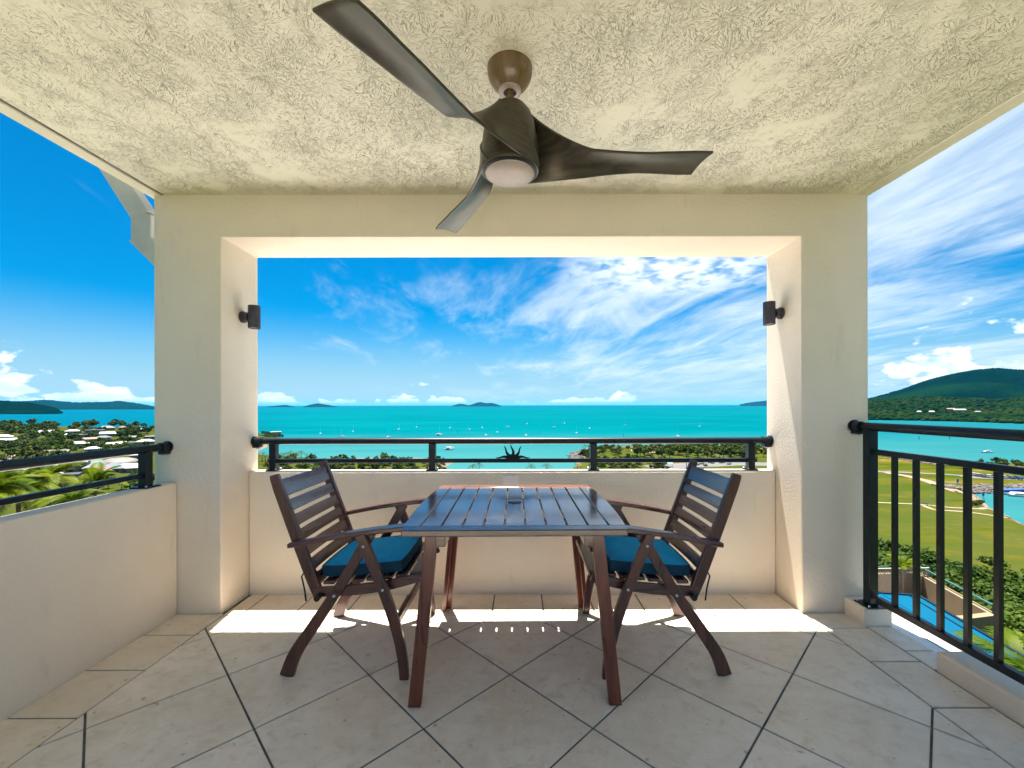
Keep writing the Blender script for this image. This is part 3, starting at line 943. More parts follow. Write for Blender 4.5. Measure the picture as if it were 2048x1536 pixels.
def m_sea():
    t = NT('sea_water')
    geo = t.n('ShaderNodeNewGeometry'); s = t.n('ShaderNodeSeparateXYZ'); t.L.new(geo.outputs['Position'], s.inputs[0])
    big = t.noise(t.vec('World', (0.0011, 0.0022, 0)), 1.0, 4, 0.6, 0.5)
    sm = t.noise(t.vec('World', (0.010, 0.020, 0)), 1.0, 4, 0.6, 0.4)
    yy = t.math('ADD', s.outputs[1], t.math('MULTIPLY', t.math('SUBTRACT', sm, 0.5), 240.0))
    sh = t.ramp(yy, 270.0, 620.0, 1.0, 0.0)
    far = t.ramp(s.outputs[1], 900.0, 9000.0)
    left = t.ramp(t.math('DIVIDE', s.outputs[0], t.math('ADD', s.outputs[1], 60.0)), -0.35, -1.0)
    c = t.mix(t.ramp(big, 0.35, 0.65), (0.000, 0.071, 0.090), (0.000, 0.088, 0.103))
    c = t.mix(t.math('MULTIPLY', sh, 0.75), c, (0.030, 0.118, 0.122))
    c = t.mix(t.math('MULTIPLY', far, 0.8), c, (0.000, 0.060, 0.084))
    c = t.mix(t.math('MULTIPLY', left, 0.85), c, (0.000, 0.055, 0.098))
    right = t.ramp(t.math('DIVIDE', s.outputs[0], t.math('ADD', s.outputs[1], 60.0)), 0.55, 0.95)
    c = t.mix(t.math('MULTIPLY', right, 0.55), c, (0.010, 0.080, 0.094))
    st = t.noise(t.vec('World', (0.0030, 0.028, 0), (0, 0, 0.12)), 1.0, 5, 0.65, 0.5)
    c = t.mix(t.ramp(st, 0.52, 0.72, 0.0, 0.30), c, (0.000, 0.055, 0.075))
    c = t.mix(t.ramp(st, 0.46, 0.30, 0.0, 0.22), c, (0.020, 0.140, 0.140))
    w1 = t.noise(t.vec('World', (0.5, 0.9, 1)), 1.0, 4, 0.6)
    return t.done(c, 0.42, 0, t.bump(w1, 0.5, 0.25), 0.0)
SEA = m_sea()
sea_v, sea_f = [(0, 0, 0)], []
rings = [60, 150, 300, 600, 1200, 2500, 5000, 10000, 20000, 40000, 80000]
NSEG = 72
for r in rings:
    for k in range(NSEG):
        a = 2*math.pi*k/NSEG
        sea_v.append((r*math.cos(a), r*math.sin(a), 0))
for k in range(NSEG): sea_f.append((0, 1 + k, 1 + (k+1) % NSEG))
for i in range(len(rings) - 1):
    for k in range(NSEG):
        a = 1 + i*NSEG
        sea_f.append((a + k, a + NSEG + k, a + NSEG + (k+1) % NSEG, a + (k+1) % NSEG))
sea = MB().add(sea_v, sea_f).build('sea', SEA, None, 0, 2, (0, 0, S), False)
tag(sea, kind='structure')

coast_px = [(-200, 868), (0, 862), (150, 861), (305, 863), (450, 867), (530, 871), (568, 877), (548, 886), (528, 893), (506, 903), (545, 912), (640, 917),
            (700, 914.5), (800, 911), (880, 914), (906, 922), (885, 933), (900, 950), (1000, 960), (1110, 950), (1150, 935), (1148, 921), (1156, 908),
            (1176, 897), (1200, 893), (1300, 892.5), (1420, 893), (1530, 896), (1650, 902), (1760, 911), (1850, 926), (1885, 932), (1960, 931), (2048, 928), (2200, 920), (2400, 920)]
coast = [(-1500, 560)] + [G(a, b, S + 0.6) for a, b in coast_px] + [(900, 260), (900, -350), (-1500, -350)]
basin = [G(a, b, S + 0.6) for a, b in [(1936, 984.5), (2048, 985), (2300, 985), (2400, 1130), (2300, 1160), (2060, 1048), (1994, 1018)]]
def sdf(P_, poly):
    """signed distance, positive inside"""
    x, y = P_
    d = np.full(x.shape, 1e12); ins = np.zeros(x.shape, bool)
    n = len(poly)
    for i in range(n):
        ax, ay = poly[i]; bx, by = poly[(i+1) % n]
        ex, ey = bx-ax, by-ay
        q = np.clip(((x-ax)*ex + (y-ay)*ey)/(ex*ex+ey*ey), 0, 1)
        d = np.minimum(d, (x-ax-q*ex)**2 + (y-ay-q*ey)**2)
        c = (ay > y) != (by > y)
        with np.errstate(divide='ignore', invalid='ignore'):
            xi = ax + (y-ay)*ex/(ey if ey != 0 else 1e-9)
        ins ^= c & (x < xi)
    d = np.sqrt(d)
    return np.where(ins, d, -d)
def ss(x, a, b):
    q = np.clip((x-a)/(b-a), 0, 1); return q*q*(3-2*q)
def height(x, y):
    x = np.asarray(x, float); y = np.asarray(y, float)
    a = np.minimum(sdf((x, y), coast), -sdf((x, y), basin))
    a = a + 1.6*np.sin(x*0.11 + 1.3*np.sin(y*0.07)) * np.exp(-np.abs(a)/12)
    h = -2.4 + 4.6*ss(a, -7, 7)
    land = ss(a, 2, 40)
    hill = 13*np.exp(-((x+560)/270)**2 - ((y-470)/85)**2) + 7*np.exp(-((x+300)/34)**2 - ((y-478)/26)**2)
    hill += 3.0*np.exp(-((x+330)/120)**2 - ((y-300)/60)**2)
    h = h - 1.75*np.exp(-((x+85)/48)**4 - ((y-301)/16)**4)
    dist = np.hypot(x-5, y+5)
    hill += 21*ss(-dist, -128, -8)
    hill += 0.5*np.sin(x*0.045)*np.sin(y*0.06)
    return S + h + hill*land
def T(px, py):
    """first point where the line of sight through a pixel meets land or sea"""
    d = ray(px, py)
    ys = np.concatenate([np.arange(20, 400, 1.0), np.arange(400, 1500, 3.0)])
    zz = CAM_H + d.z*ys
    hh = np.maximum(height(d.x*ys, ys), S)
    k = np.argmax(zz <= hh)
    if not (zz <= hh).any(): k = len(ys)-1
    return Vector((d.x*ys[k], ys[k], hh[k]))

def m_land():
    t = NT('grass_and_shore')
    geo = t.n('ShaderNodeNewGeometry'); s = t.n('ShaderNodeSeparateXYZ'); t.L.new(geo.outputs['Position'], s.inputs[0])
    n1 = t.noise(t.vec('World', (0.020, 0.055, 0)), 1.0, 5, 0.6, 0.6)
    n2 = t.noise(t.vec('World', (0.12, 0.12, 0)), 1.0, 5, 0.65)
    n3 = t.noise(t.vec('World', (0.8, 0.8, 0)), 1.0, 3, 0.6)
    c = t.mix(t.ramp(n1, 0.36, 0.62), (0.026, 0.046, 0.002), (0.078, 0.064, 0.009))
    c = t.mix(t.ramp(n2, 0.50, 0.75, 0.0, 0.55), c, (0.044, 0.046, 0.005))
    c = t.mix(t.ramp(t.math('MULTIPLY', n1, n2), 0.31, 0.40, 0.0, 0.8), c, (0.15, 0.115, 0.06))
    c = t.mix(t.ramp(n3, 0.4, 0.7, 0.0, 0.3), c, (0.028, 0.040, 0.003))
    town = t.math('MULTIPLY', t.ramp(s.outputs[0], -90.0, -130.0), t.ramp(n2, 0.25, 0.45))
    c = t.mix(t.math('MULTIPLY', town, 0.75), c, (0.030, 0.040, 0.010))
    mid = t.math('MULTIPLY', t.ramp(s.outputs[0], 235.0, 150.0), t.ramp(s.outputs[0], -130.0, -90.0))
    c = t.mix(t.math('MULTIPLY', mid, t.ramp(n2, 0.35, 0.55, 0.2, 0.8)), c, (0.036, 0.048, 0.010))
    zz = t.math('ADD', s.outputs[2], t.math('MULTIPLY', t.math('SUBTRACT', n2, 0.5), 1.6))
    shore = t.ramp(zz, S + 0.9, S + 1.7, 1.0, 0.0)
    c = t.mix(shore, c, t.mix(t.ramp(n3, 0.35, 0.65), (0.11, 0.08, 0.052), (0.17, 0.135, 0.09)))
    return t.done(c, 0.95, 0, t.bump(n3, 0.6, 0.3), 0.0)
LANDM = m_land()
gx = np.concatenate([np.arange(-1480, -700, 13.0), np.arange(-700, 420, 3.2), np.arange(420, 890, 12.0)])
gy = np.concatenate([np.arange(-340, -40, 20.0), np.arange(-40, 660, 3.2)])
GX, GY = np.meshgrid(gx, gy)
GZ = height(GX, GY)
vv = np.c_[GX.ravel(), GY.ravel(), GZ.ravel()]
nxg, nyg = len(gx), len(gy)
ii = (np.arange(nyg-1)[:, None]*nxg + np.arange(nxg-1)[None, :]).ravel()
ff = np.c_[ii, ii+1, ii+nxg+1, ii+nxg]
keep = (GZ.ravel()[ff] > S - 2.2).any(1)
land = link('land', np_mesh('land', vv, ff[keep], LANDM, True))
tag(land, kind='structure')

def strip(name, pxs, width, mat, lift=0.10, pz=None):
    P_ = [T(a, b) for a, b in pxs]
    pts = []
    for a, b in zip(P_[:-1], P_[1:]):
        n = max(2, int((b-a).length/3))
        for k in range(n): pts.append(a.lerp(b, k/n))
    pts.append(P_[-1])
    vs = []
    for i, p in enumerate(pts):
        d = (pts[min(i+1, len(pts)-1)] - pts[max(i-1, 0)]); d.z = 0; d.normalize()
        s = Vector((-d.y, d.x, 0))*(width/2)
        for q in (p - s, p + s):
            vs.append((q.x, q.y, float(height(q.x, q.y)) + lift))
    fs = [(2*i, 2*i+1, 2*i+3, 2*i+2) for i in range(len(pts)-1)]
    o = MB().add(vs, fs).build(name, mat)
    return tag(o, kind='structure')
ASPH = m_plain('asphalt', (0.085, 0.082, 0.080), 0.9, 0, 0.15, 0.3, space='World')
PINK = m_plain('pink_paving', (0.20, 0.125, 0.085), 0.85, 0, 0.10, 0.5, space='World')
CONC = m_plain('pale_path', (0.17, 0.14, 0.085), 0.85, 0, 0.10, 0.5, space='World')
SAND = m_plain('pale_sand', (0.19, 0.145, 0.095), 0.9, 0, 0.12, 0.2, space='World')
strip('road', [(1700, 944), (1759, 945), (1800, 946), (1880, 950), (1960, 955.5), (2060, 963)], 4.5, ASPH)
strip('road', [(1925, 956), (1990, 958), (2060, 961)], 9.0, ASPH, 0.14)
strip('promenade', [(1770, 947), (1812, 954), (1850, 963), (1880, 973), (1915, 986), (1950, 1000), (1985, 1014), (2020, 1032), (2080, 1060)], 4.2, PINK, 0.12)
strip('path', [(1700, 1005), (1757, 1007), (1840, 1010.5), (1900, 1017), (1960, 1021), (2002, 1024)], 1.5, CONC)
strip('path', [(1838, 1010), (1852, 1016), (1868, 1022), (1935, 1026), (1990, 1035), (2060, 1050)], 1.5, CONC, 0.11)
strip('plaza', [(1948, 1011), (1972, 1010), (1996, 1016)], 6.0, PINK, 0.16)
strip('promenade', [(2002, 1024), (2020, 1033), (2036, 1041)], 7.0, PINK, 0.13)
strip('road', [(58, 880), (66, 885), (78, 892), (92, 900)], 7.0, ASPH, 0.15)
strip('road', [(-20, 930), (6, 921), (18, 911), (24, 905)], 5.0, SAND, 0.15)
strip('car_park', [(1300, 936), (1380, 931), (1470, 928), (1560, 930)], 16.0, ASPH, 0.12)
strip('beach', [(1262, 901), (1290, 902), (1300, 906)], 12.0, SAND, 0.1)
strip('road', [(1440, 912), (1462, 905), (1480, 900)], 6.0, ASPH, 0.12)

# hills and islands -------------------------------------------------
def m_forest(name, a, b, c3, sc):
    t = NT(name)
    n = t.noise(t.vec('World', (sc, sc, sc)), 1.0, 6, 0.7)
    n2 = t.noise(t.vec('World', (sc*0.12,)*3), 1.0, 4, 0.6)
    c = t.mix(t.ramp(n, 0.35, 0.65), a, b)
    c = t.mix(t.ramp(n2, 0.48, 0.66, 0.0, 0.9), c, c3)
    return t.done(c, 0.95, 0, t.bump(n, 1.0, 6.0), 0.0)
FOR1 = m_forest('forest_near', (0.003, 0.014, 0.004), (0.008, 0.024, 0.005), (0.016, 0.031, 0.005), 0.05)
FOR2 = m_forest('forest_far', (0.000, 0.0045, 0.004), (0.000, 0.009, 0.006), (0.002, 0.015, 0.005), 0.02)
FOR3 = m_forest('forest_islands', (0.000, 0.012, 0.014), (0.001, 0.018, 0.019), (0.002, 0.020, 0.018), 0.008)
def hillmesh(name, sil, base, ridge, mat, rough=6.0, seed=0, back=1.35, rows=46, cols=150):
    """sil: skyline as (pixel x, pixel y); base and ridge: depth of the shore and of the skyline"""
    r_ = np.random.default_rng(seed)
    sx_ = np.array([p[0] for p in sil], float); sy_ = np.array([p[1] for p in sil], float)
    px = np.linspace(sx_[0], sx_[-1], cols)
    py = np.interp(px, sx_, sy_)
    kern = np.ones(5)/5; py = np.convolve(np.pad(py, 2, 'edge'), kern, 'valid')
    bx = base if callable(base) else (lambda q: np.full(q.shape, float(base)))
    D0 = bx(px); D1 = np.full(cols, float(ridge))
    Z1 = CAM_H + (VPY - py)/FPX*D1
    rows_b = rows//3
    vs = []
    prof = []
    for i in range(rows + rows_b + 1):
        if i <= rows:
            q = i/rows; D = D0 + (D1 - D0)*q; zf = S - 1 + (Z1 - S + 1)*(0.55*q + 0.45*ss(q, 0.0, 1.0))
        else:
            q = (i - rows)/rows_b; D = D1*(1 + (back-1)*q); zf = S - 1 + (Z1 - S + 1)*(1 - q)**1.3
        prof.append((D, zf))
    D = np.array([p[0] for p in prof]); Z = np.array([p[1] for p in prof])
    X = (px[None, :] - VPX)/FPX*D
    amp = np.minimum(1, np.maximum(0, Z - S)/(rough*3))
    gul = np.sin(X*0.006 + 2.0*np.sin(D*0.003) + seed)*np.sin(D*0.0045 + seed)*rough*1.8
    edge = np.ones(rows + rows_b + 1); edge[rows-2:rows+3] = 0.25
    Z = Z + amp*(gul*edge[:, None]*0.6 + (r_.random(Z.shape)-0.5)*rough*0.55)
    n, c = Z.shape
    i0 = (np.arange(n-1)[:, None]*c + np.arange(c-1)[None, :]).ravel()
    o = link(name, np_mesh(name, np.c_[X.ravel(), D.ravel(), Z.ravel()], np.c_[i0, i0+1, i0+c+1, i0+c], mat, False))
    tag(o, kind='structure')
    return X, D, Z, rows
foot = hillmesh('hill', [(1560, 822), (1640, 815), (1700, 806), (1760, 801), (1850, 797), (1930, 800), (2000, 803), (2070, 797), (2200, 790), (2330, 800)],
                lambda q: np.interp(q, [1560, 1740, 1900, 2048, 2330], [1120, 1020, 930, 800, 720]), 1500, FOR1, 5, 3, 1.2, 50, 220)
hillmesh('mountain', [(1600, 812), (1680, 806), (1740, 797), (1800, 781), (1850, 765), (1905, 751), (1945, 742), (1990, 737), (2048, 741), (2150, 748), (2300, 770), (2500, 800)], 1400, 3000, FOR2, 13, 5, 1.3, 90, 520)
hillmesh('headland', [(-300, 790), (-120, 788), (-40, 793), (0, 798), (50, 802), (90, 809), (118, 817), (131, 827)], 1900, 2500, FOR2, 8, 9, 1.2, 30, 120)
hillmesh('hill', [(-60, 806), (45, 800), (100, 799), (150, 804), (200, 802), (235, 801), (270, 805), (305, 811), (345, 819)], 4200, 5600, FOR3, 18, 11, 1.2, 24, 120)
for sil, d_ in (([(535, 812), (560, 809.5), (572, 809), (585, 811.5), (592, 814)], 9500), ([(606, 812.5), (620, 808.5), (636, 805.5), (650, 808), (664, 810.5), (676, 813)], 9000),
                ([(904, 811), (918, 807.4), (928, 808), (938, 810.5)], 12000), ([(936, 811), (950, 806.5), (960, 803.5), (972, 806.2), (984, 805.4), (996, 809), (1002, 811)], 11000),
                ([(1480, 809.5), (1505, 804.5), (1540, 801.5), (1600, 797), (1680, 802)], 11000)):
    hillmesh('island', sil, d_, d_*1.07, FOR3, 10, int(d_) % 17, 1.05, 12, 50)

# forest crowns on the near hill: one mass of tree heads
ico = np.array([(0, 0, 1)] + [(0.894*math.cos(R(72*k)), 0.894*math.sin(R(72*k)), 0.447) for k in range(5)] + [(0.894*math.cos(R(72*k+36)), 0.894*math.sin(R(72*k+36)), -0.447) for k in range(5)] + [(0, 0, -1)])
icf = [(0, 1+k, 1+(k+1) % 5) for k in range(5)]
for k in range(5):
    a, b = 1+k, 1+(k+1) % 5; c, d = 6+k, 6+(k+1) % 5
    icf += [(a, c, b), (b, c, d)]
icf += [(11, 6+(k+1) % 5, 6+k) for k in range(5)]
icf = np.array(icf)
Xh, Dh, Zh, rw = foot
sel = []
for _ in range(5200):
    i = int((rng.random()**1.15)*(rw-2)) + 1; j = rng.integers(8, Xh.shape[1]-8)
    sel.append((i, j))
sel = np.array(sel)
cx = Xh[sel[:, 0], sel[:, 1]] + rng.normal(0, 5, len(sel)); cyy = Dh[sel[:, 0], sel[:, 1]] + rng.normal(0, 5, len(sel)); cz = Zh[sel[:, 0], sel[:, 1]]
rad = rng.uniform(3.5, 8.5, len(sel))
jit = rng.uniform(0.65, 1.3, (len(sel), 12, 1))
V_ = ico[None]*jit*rad[:, None, None]*np.array([1, 1, 0.8]) + np.c_[cx, cyy, cz + rad*0.35][:, None, :]
F_ = icf[None] + (np.arange(len(sel))*12)[:, None, None]
fm = link('forest', np_mesh('forest', V_.reshape(-1, 3), F_.reshape(-1, 3), FOR1, False))
tag(fm, 'dense dark green forest covering the hill across the bay', 'forest', kind='stuff')

# ------------------------------------------------------------------ trees
LEAF_A = m_leaf('leaf_dark', (0.022, 0.046, 0.006), (0.058, 0.090, 0.011))
LEAF_B = m_leaf('leaf_olive', (0.032, 0.050, 0.007), (0.080, 0.092, 0.014))
LEAF_C = m_leaf('leaf_bright', (0.009, 0.030, 0.002), (0.040, 0.068, 0.004))
LEAF_P = m_leaf('leaf_palm', (0.030, 0.070, 0.003), (0.135, 0.165, 0.006), 0.5, 0.4)
BARK = m_plain('bark', (0.13, 0.10, 0.075), 0.9, 0, 0.25, 5, 0.01, 30)
def leaf_quads(ctr, nrm, size, r_, asp=0.62):
    n = len(ctr)
    a = r_.normal(size=(n, 3)); a -= (a*nrm).sum(1)[:, None]*nrm; a /= np.linalg.norm(a, axis=1)[:, None]
    b = np.cross(nrm, a)
    s = size[:, None]
    fold = nrm*s*0.18
    V = np.stack([ctr - a*s, ctr - b*s*asp + fold, ctr + a*s, ctr + b*s*asp + fold], 1)
    return V.reshape(-1, 3), np.arange(n*4).reshape(-1, 4)
def crown(name, seed, rx, rz, zc, clumps, leaves, leaf, mat, cr=0.33):
    r_ = np.random.default_rng(seed)
    d = r_.normal(size=(clumps, 3)); d /= np.linalg.norm(d, axis=1)[:, None]
    rad = (0.35 + 0.65*r_.random(clumps)**0.5)*r_.uniform(0.72, 1.08, clumps)
    c = d*rad[:, None]*np.array([rx, rx, rz]); c[:, 2] = np.where(c[:, 2] < -rz*0.55, -rz*0.45, c[:, 2])
    cs = rx*cr*r_.uniform(0.6, 1.25, clumps)
    q = r_.normal(size=(clumps, leaves, 3)); q /= np.linalg.norm(q, axis=2)[..., None]
    q *= (r_.random((clumps, leaves, 1))**0.4)
    pts = (c[:, None] + q*cs[:, None, None]*np.array([1, 1, 0.72])).reshape(-1, 3)
    nr = q.reshape(-1, 3)*0.8 + r_.normal(size=(clumps*leaves, 3))*0.55 + np.array([0, 0, 0.55])
    nr /= np.linalg.norm(nr, axis=1)[:, None]
    V, F = leaf_quads(pts, nr, leaf*r_.uniform(0.6, 1.3, len(pts)), r_)
    return np_mesh(name, V + np.array([0, 0, zc]), F, mat)
def trunk_mesh(h, r, seed, limbs=5, spread=1.5):
    r_ = random.Random(seed)
    m = MB()
    m.tube([(0, 0, -0.6), (0.1*r, 0, h*0.35), (r_.uniform(-.2, .2), r_.uniform(-.2, .2), h*0.7), (0, 0, h)], [r*1.3, r, r*0.75, r*0.3], 7)
    for k in range(limbs):
        a = 2*math.pi*k/limbs + r_.uniform(-.4, .4)
        z0 = h*r_.uniform(0.4, 0.65)
        m.tube([(0, 0, z0), (math.cos(a)*spread*0.5, math.sin(a)*spread*0.5, z0 + h*0.22), (math.cos(a)*spread, math.sin(a)*spread, z0 + h*0.42)], [r*0.5, r*0.32, r*0.12], 5)
    return m.mesh('trunk', BARK)
PROTO = []
for k in range(6):
    mt = (LEAF_A, LEAF_B, LEAF_C, LEAF_A, LEAF_B, LEAF_A)[k]
    PROTO.append((crown('crown', 20 + k, 3.6, 2.5 + 0.25*(k % 3), 4.6, 20, 26, 0.62, mt), trunk_mesh(4.6, 0.22, k, 4, 1.8)))
BUSH = [crown('crown', 60 + k, 1.8, 1.2, 1.2, 11, 22, 0.42, (LEAF_B, LEAF_A, LEAF_C)[k]) for k in range(3)]
BTR = trunk_mesh(1.2, 0.08, 5, 4, 0.7)
TREEQ = []
def tree(p, sc, label, group):
    TREEQ.append((sc/p.length, tuple(p), sc, label, group, random.randrange(6), random.uniform(0, 6.28)))
def place_tree(p, sc, label, group, k, rz, name='tree'):
    o = thing(name, label, 'tree', p, rz, group)
    q = sc*random.uniform(0.9, 1.1)
    link('crown', PROTO[k][0], o, scale=(sc, sc, q)); link('trunk', PROTO[k][1], o, scale=(sc, sc, q))
    return o
def bush(p, sc, label, group):
    o = thing('bush', label, 'bush', p, random.uniform(0, 6.28), group)
    k = random.randrange(3)
    link('crown', BUSH[k], o, scale=(sc, sc, sc)); link('trunk', BTR, o, scale=(sc, sc, sc))

# palms: each frond a curved rib with leaflets
def frond_mesh(L_, n, droop, lw, mat):
    r_ = np.random.default_rng(3)
    V, F = [], []
    pts = []
    for k in range(n + 1):
        s = k/n
        pts.append(np.array([L_*(s - 0.18*droop*s**2.4), 0, L_*(0.42*s - droop*s**2.1)]))
    for k in range(n):
        a, b = pts[k], pts[k+1]
        w = 0.035*(1 - k/n) + 0.006
        i = len(V); V += [a + [0, -w, 0], a + [0, w, 0], b + [0, w*0.9, 0], b + [0, -w*0.9, 0]]; F.append((i, i+1, i+2, i+3))
        if k < 2: continue
        ln_ = lw*math.sin(math.pi*min(1, 0.16 + 0.84*(k/n)))**0.6*r_.uniform(0.85, 1.1)
        t_ = (b - a)/np.linalg.norm(b - a)
        for sgn in (-1, 1):
            tip = a + t_*ln_*0.62 + np.array([0, sgn*ln_*0.80, 0.06*ln_ - 0.34*ln_*r_.uniform(0.5, 1.2)])
            mid = a + t_*ln_*0.30 + np.array([0, sgn*ln_*0.42, 0.10*ln_])
            hw = 0.034*L_/2.6
            i = len(V); V += [a - t_*hw*0.5, a + t_*hw*0.5, mid + t_*hw, mid - t_*hw, tip]
            F += [(i, i+1, i+2, i+3), (i+3, i+2, i+4, i+4)]
    me = bpy.data.meshes.new('frond')
    F = [f if len(set(f)) == 4 else tuple(dict.fromkeys(f)) for f in F]
    me.from_pydata([tuple(v) for v in V], [], F); me.materials.append(mat); me.update()
    return me
FR_A = frond_mesh(2.9, 40, 0.55, 0.90, LEAF_P)
FR_B = frond_mesh(2.7, 40, 0.85, 0.82, LEAF_P)
FR_F = frond_mesh(2.6, 12, 0.80, 0.95, LEAF_A)
def palm(p, h, label, n=15, group=None, sc=1.0, far=False):
    o = thing('palm_tree', label, 'palm tree', p, random.uniform(0, 6.28), group)
    ln_ = h*0.05
    MB().tube([(0, 0, -0.5), (ln_*0.3, 0, h*0.4), (ln_*0.7, 0, h*0.8), (ln_, 0, h)], [0.17*sc, 0.13*sc, 0.11*sc, 0.13*sc], 8).build('trunk', BARK, o)
    for k in range(n):
        el = R(random.uniform(-18, 62))
        link('frond', FR_F if far else (FR_A, FR_B)[k % 2], o, (ln_, 0, h), (0, -el, 2*math.pi*k*0.381966 + random.uniform(-.1, .1)), (sc,)*3)
    return o
for (px, py, d_, h_, n_, sc, lab) in ((52, 975, 30, 15, 22, 1.0, 'yellow green palm leftmost behind the left railing'),
                                  (-25, 985, 27, 15, 20, 1.0, 'yellow green palm cut by the left picture edge'),
                                  (112, 958, 33, 15, 17, 0.95, 'tall yellow green palm in the middle behind the left railing'),
                                  (166, 968, 36, 15, 16, 0.85, 'yellow green palm nearest the left railing post'),
                                  (128, 1000, 28, 12, 16, 0.75, 'low palm just above the left low wall')):
    r0 = ray(px, py); p = Vector((r0.x*d_, d_, CAM_H + r0.z*d_))
    gz = float(height(p.x, p.y))
    palm((p.x, p.y, gz), p.z - gz, lab, n_, 'palms behind the left railing', sc)
for px, d_, top in ((566, 276, 905), (580, 282, 904), (592, 270, 908), (602, 280, 906), (524, 268, 909), (531, 258, 913)):
    r0 = ray(px, top); X = r0.x*d_; gz = float(height(X, d_)); h_ = CAM_H + r0.z*d_ - gz - 0.6
    palm((X, d_, gz), max(4, h_), 'small far palm on the shore left of the left chair', 13, 'palms on the left shore', 1.45, True)
for px, d_, top in ((946, 226, 932), (958, 240, 932), (1062, 214, 931), (1093, 214, 931), (1154, 222, 931), (1170, 300, 891), (1372, 225, 908)):
    r0 = ray(px, top); X = r0.x*d_; gz = max(float(height(X, d_)), S + 0.3); h_ = CAM_H + r0.z*d_ - gz - 0.5
    palm((X, d_, gz), max(3.5, h_), 'small far palm rising behind the low wall and table', 13, 'palms along the front shore', 1.35, True)
# Norfolk pines
NP = MB()
r3 = random.Random(4)
for k in range(11):
    z = 1.2 + 0.82*k; rr_ = 2.1*(1 - k/11.5)
    for j in range(9):
        a = 2*math.pi*j/9 + k*0.35
        c_, s_ = math.cos(a), math.sin(a); w = 0.34
        NP.add([(c_*0.05 - s_*w, s_*0.05 + c_*w, z), (c_*0.05 + s_*w, s_*0.05 - c_*w, z), (c_*rr_ + s_*0.12, s_*rr_ - c_*0.12, z + 0.35), (c_*rr_ - s_*0.12, s_*rr_ + c_*0.12, z + 0.35)], ((0, 1, 2, 3),))
NPM = NP.mesh('crown', LEAF_A, False, False)
NPT = MB().tube([(0, 0, -0.5), (0, 0, 10.2)], [0.22, 0.04], 7).mesh('trunk', BARK)
for px, d_, top in ((614, 268, 906), (622, 276, 904.5), (630, 270, 906)):
    r0 = ray(px, top); X = r0.x*d_; gz = float(height(X, d_)); h_ = CAM_H + r0.z*d_ - gz
    o = thing('pine_tree', 'slim dark conical pine on the shore left of the left chair', 'tree', (X, d_, gz), random.random()*6, 'conical pines on the left shore')
    link('crown', NPM, o, scale=(0.9, 0.9, h_/10.2)); link('trunk', NPT, o, scale=(1, 1, h_/10.2))

def scatter(n, box, fn, mind=3.2):
    pts = []
    tries = 0
    while len(pts) < n and tries < n*14:
        tries += 1
        p = T(random.uniform(box[0], box[1]), random.uniform(box[2], box[3]))
        if p.z < S + 0.9 or any((p - q).length < mind for q in pts): continue
        pts.append(p); fn(p)
SH = ('rounded green tree along the front shore behind the low wall', 'trees along the front shore')
scatter(80, (528, 890, 921, 948), lambda p: tree(p, random.uniform(0.50, 0.80), *SH), 3)
scatter(16, (640, 890, 921, 930), lambda p: bush(p, random.uniform(0.7, 1.2), 'low bush along the front shore behind the low wall', 'bushes along the front shore'), 3)
PK = ('leafy tree in the waterfront park beyond the right chair', 'trees in the waterfront park')
scatter(20, (1160, 1262, 897, 914), lambda p: tree(p, random.uniform(0.5, 0.7), *PK), 4)
scatter(70, (1272, 1510, 896, 920), lambda p: tree(p, random.uniform(0.75, 1.15), *PK), 5)
scatter(16, (1480, 1560, 900, 920), lambda p: tree(p, random.uniform(0.7, 1.0), *PK), 5)
scatter(40, (1185, 1330, 924, 948), lambda p: tree(p, random.uniform(0.5, 0.75), *PK), 4)
scatter(12, (1150, 1180, 902, 916), lambda p: bush(p, random.uniform(0.8, 1.3), 'bush on the rocky tip of the waterfront park', 'bushes on the park tip'), 2.5)
scatter(9, (1890, 2060, 930, 940), lambda p: tree(p, random.uniform(0.45, 0.7), 'small tree by the wharf beyond the right balustrade', 'trees by the wharf'), 4)
scatter(8, (1930, 2060, 1008, 1016), lambda p: bush(p, random.uniform(0.4, 0.7), 'small reddish bush beside the marina promenade', 'bushes beside the promenade'), 2)

# ------------------------------------------------------------------ town
def hmat(name, c):
    c = tuple(q*(0.42 if min(c) > 0.6 else 0.25) for q in c)
    return m_plain(name, c, 0.6, 0, 0.06, 0.4)
ROOFS = {'white': hmat('roof_white', (0.74, 0.74, 0.72)), 'grey': hmat('roof_grey', (0.33, 0.35, 0.37)), 'blue grey': hmat('roof_bluegrey', (0.24, 0.32, 0.40)),
         'orange': hmat('roof_orange', (0.50, 0.27, 0.12)), 'green': hmat('roof_green', (0.16, 0.36, 0.27)), 'red': hmat('roof_red', (0.40, 0.12, 0.09)),
         'beige': hmat('roof_beige', (0.46, 0.41, 0.32)), 'dark': hmat('roof_dark', (0.10, 0.11, 0.14)), 'blue': hmat('roof_blue', (0.03, 0.13, 0.42))}
HW_ = [hmat('wall_white', (0.62, 0.61, 0.58)), hmat('wall_cream', (0.52, 0.47, 0.38)), hmat('wall_grey', (0.30, 0.31, 0.33))]
PANE = m_plain('window_glass', (0.03, 0.045, 0.06), 0.12, 0, 0.2, 1)
HOUSES = []
def clear_of_houses(p):
    for hx, hy, w in HOUSES:
        d = math.hypot(hx, hy); ux, uy = hx/d, hy/d
        al = (hx - p.x)*ux + (hy - p.y)*uy; la_ = abs((p.x - hx)*uy - (p.y - hy)*ux)
        if -6 < al < 26 and la_ < w*0.5 + 1.5: return False
    return True
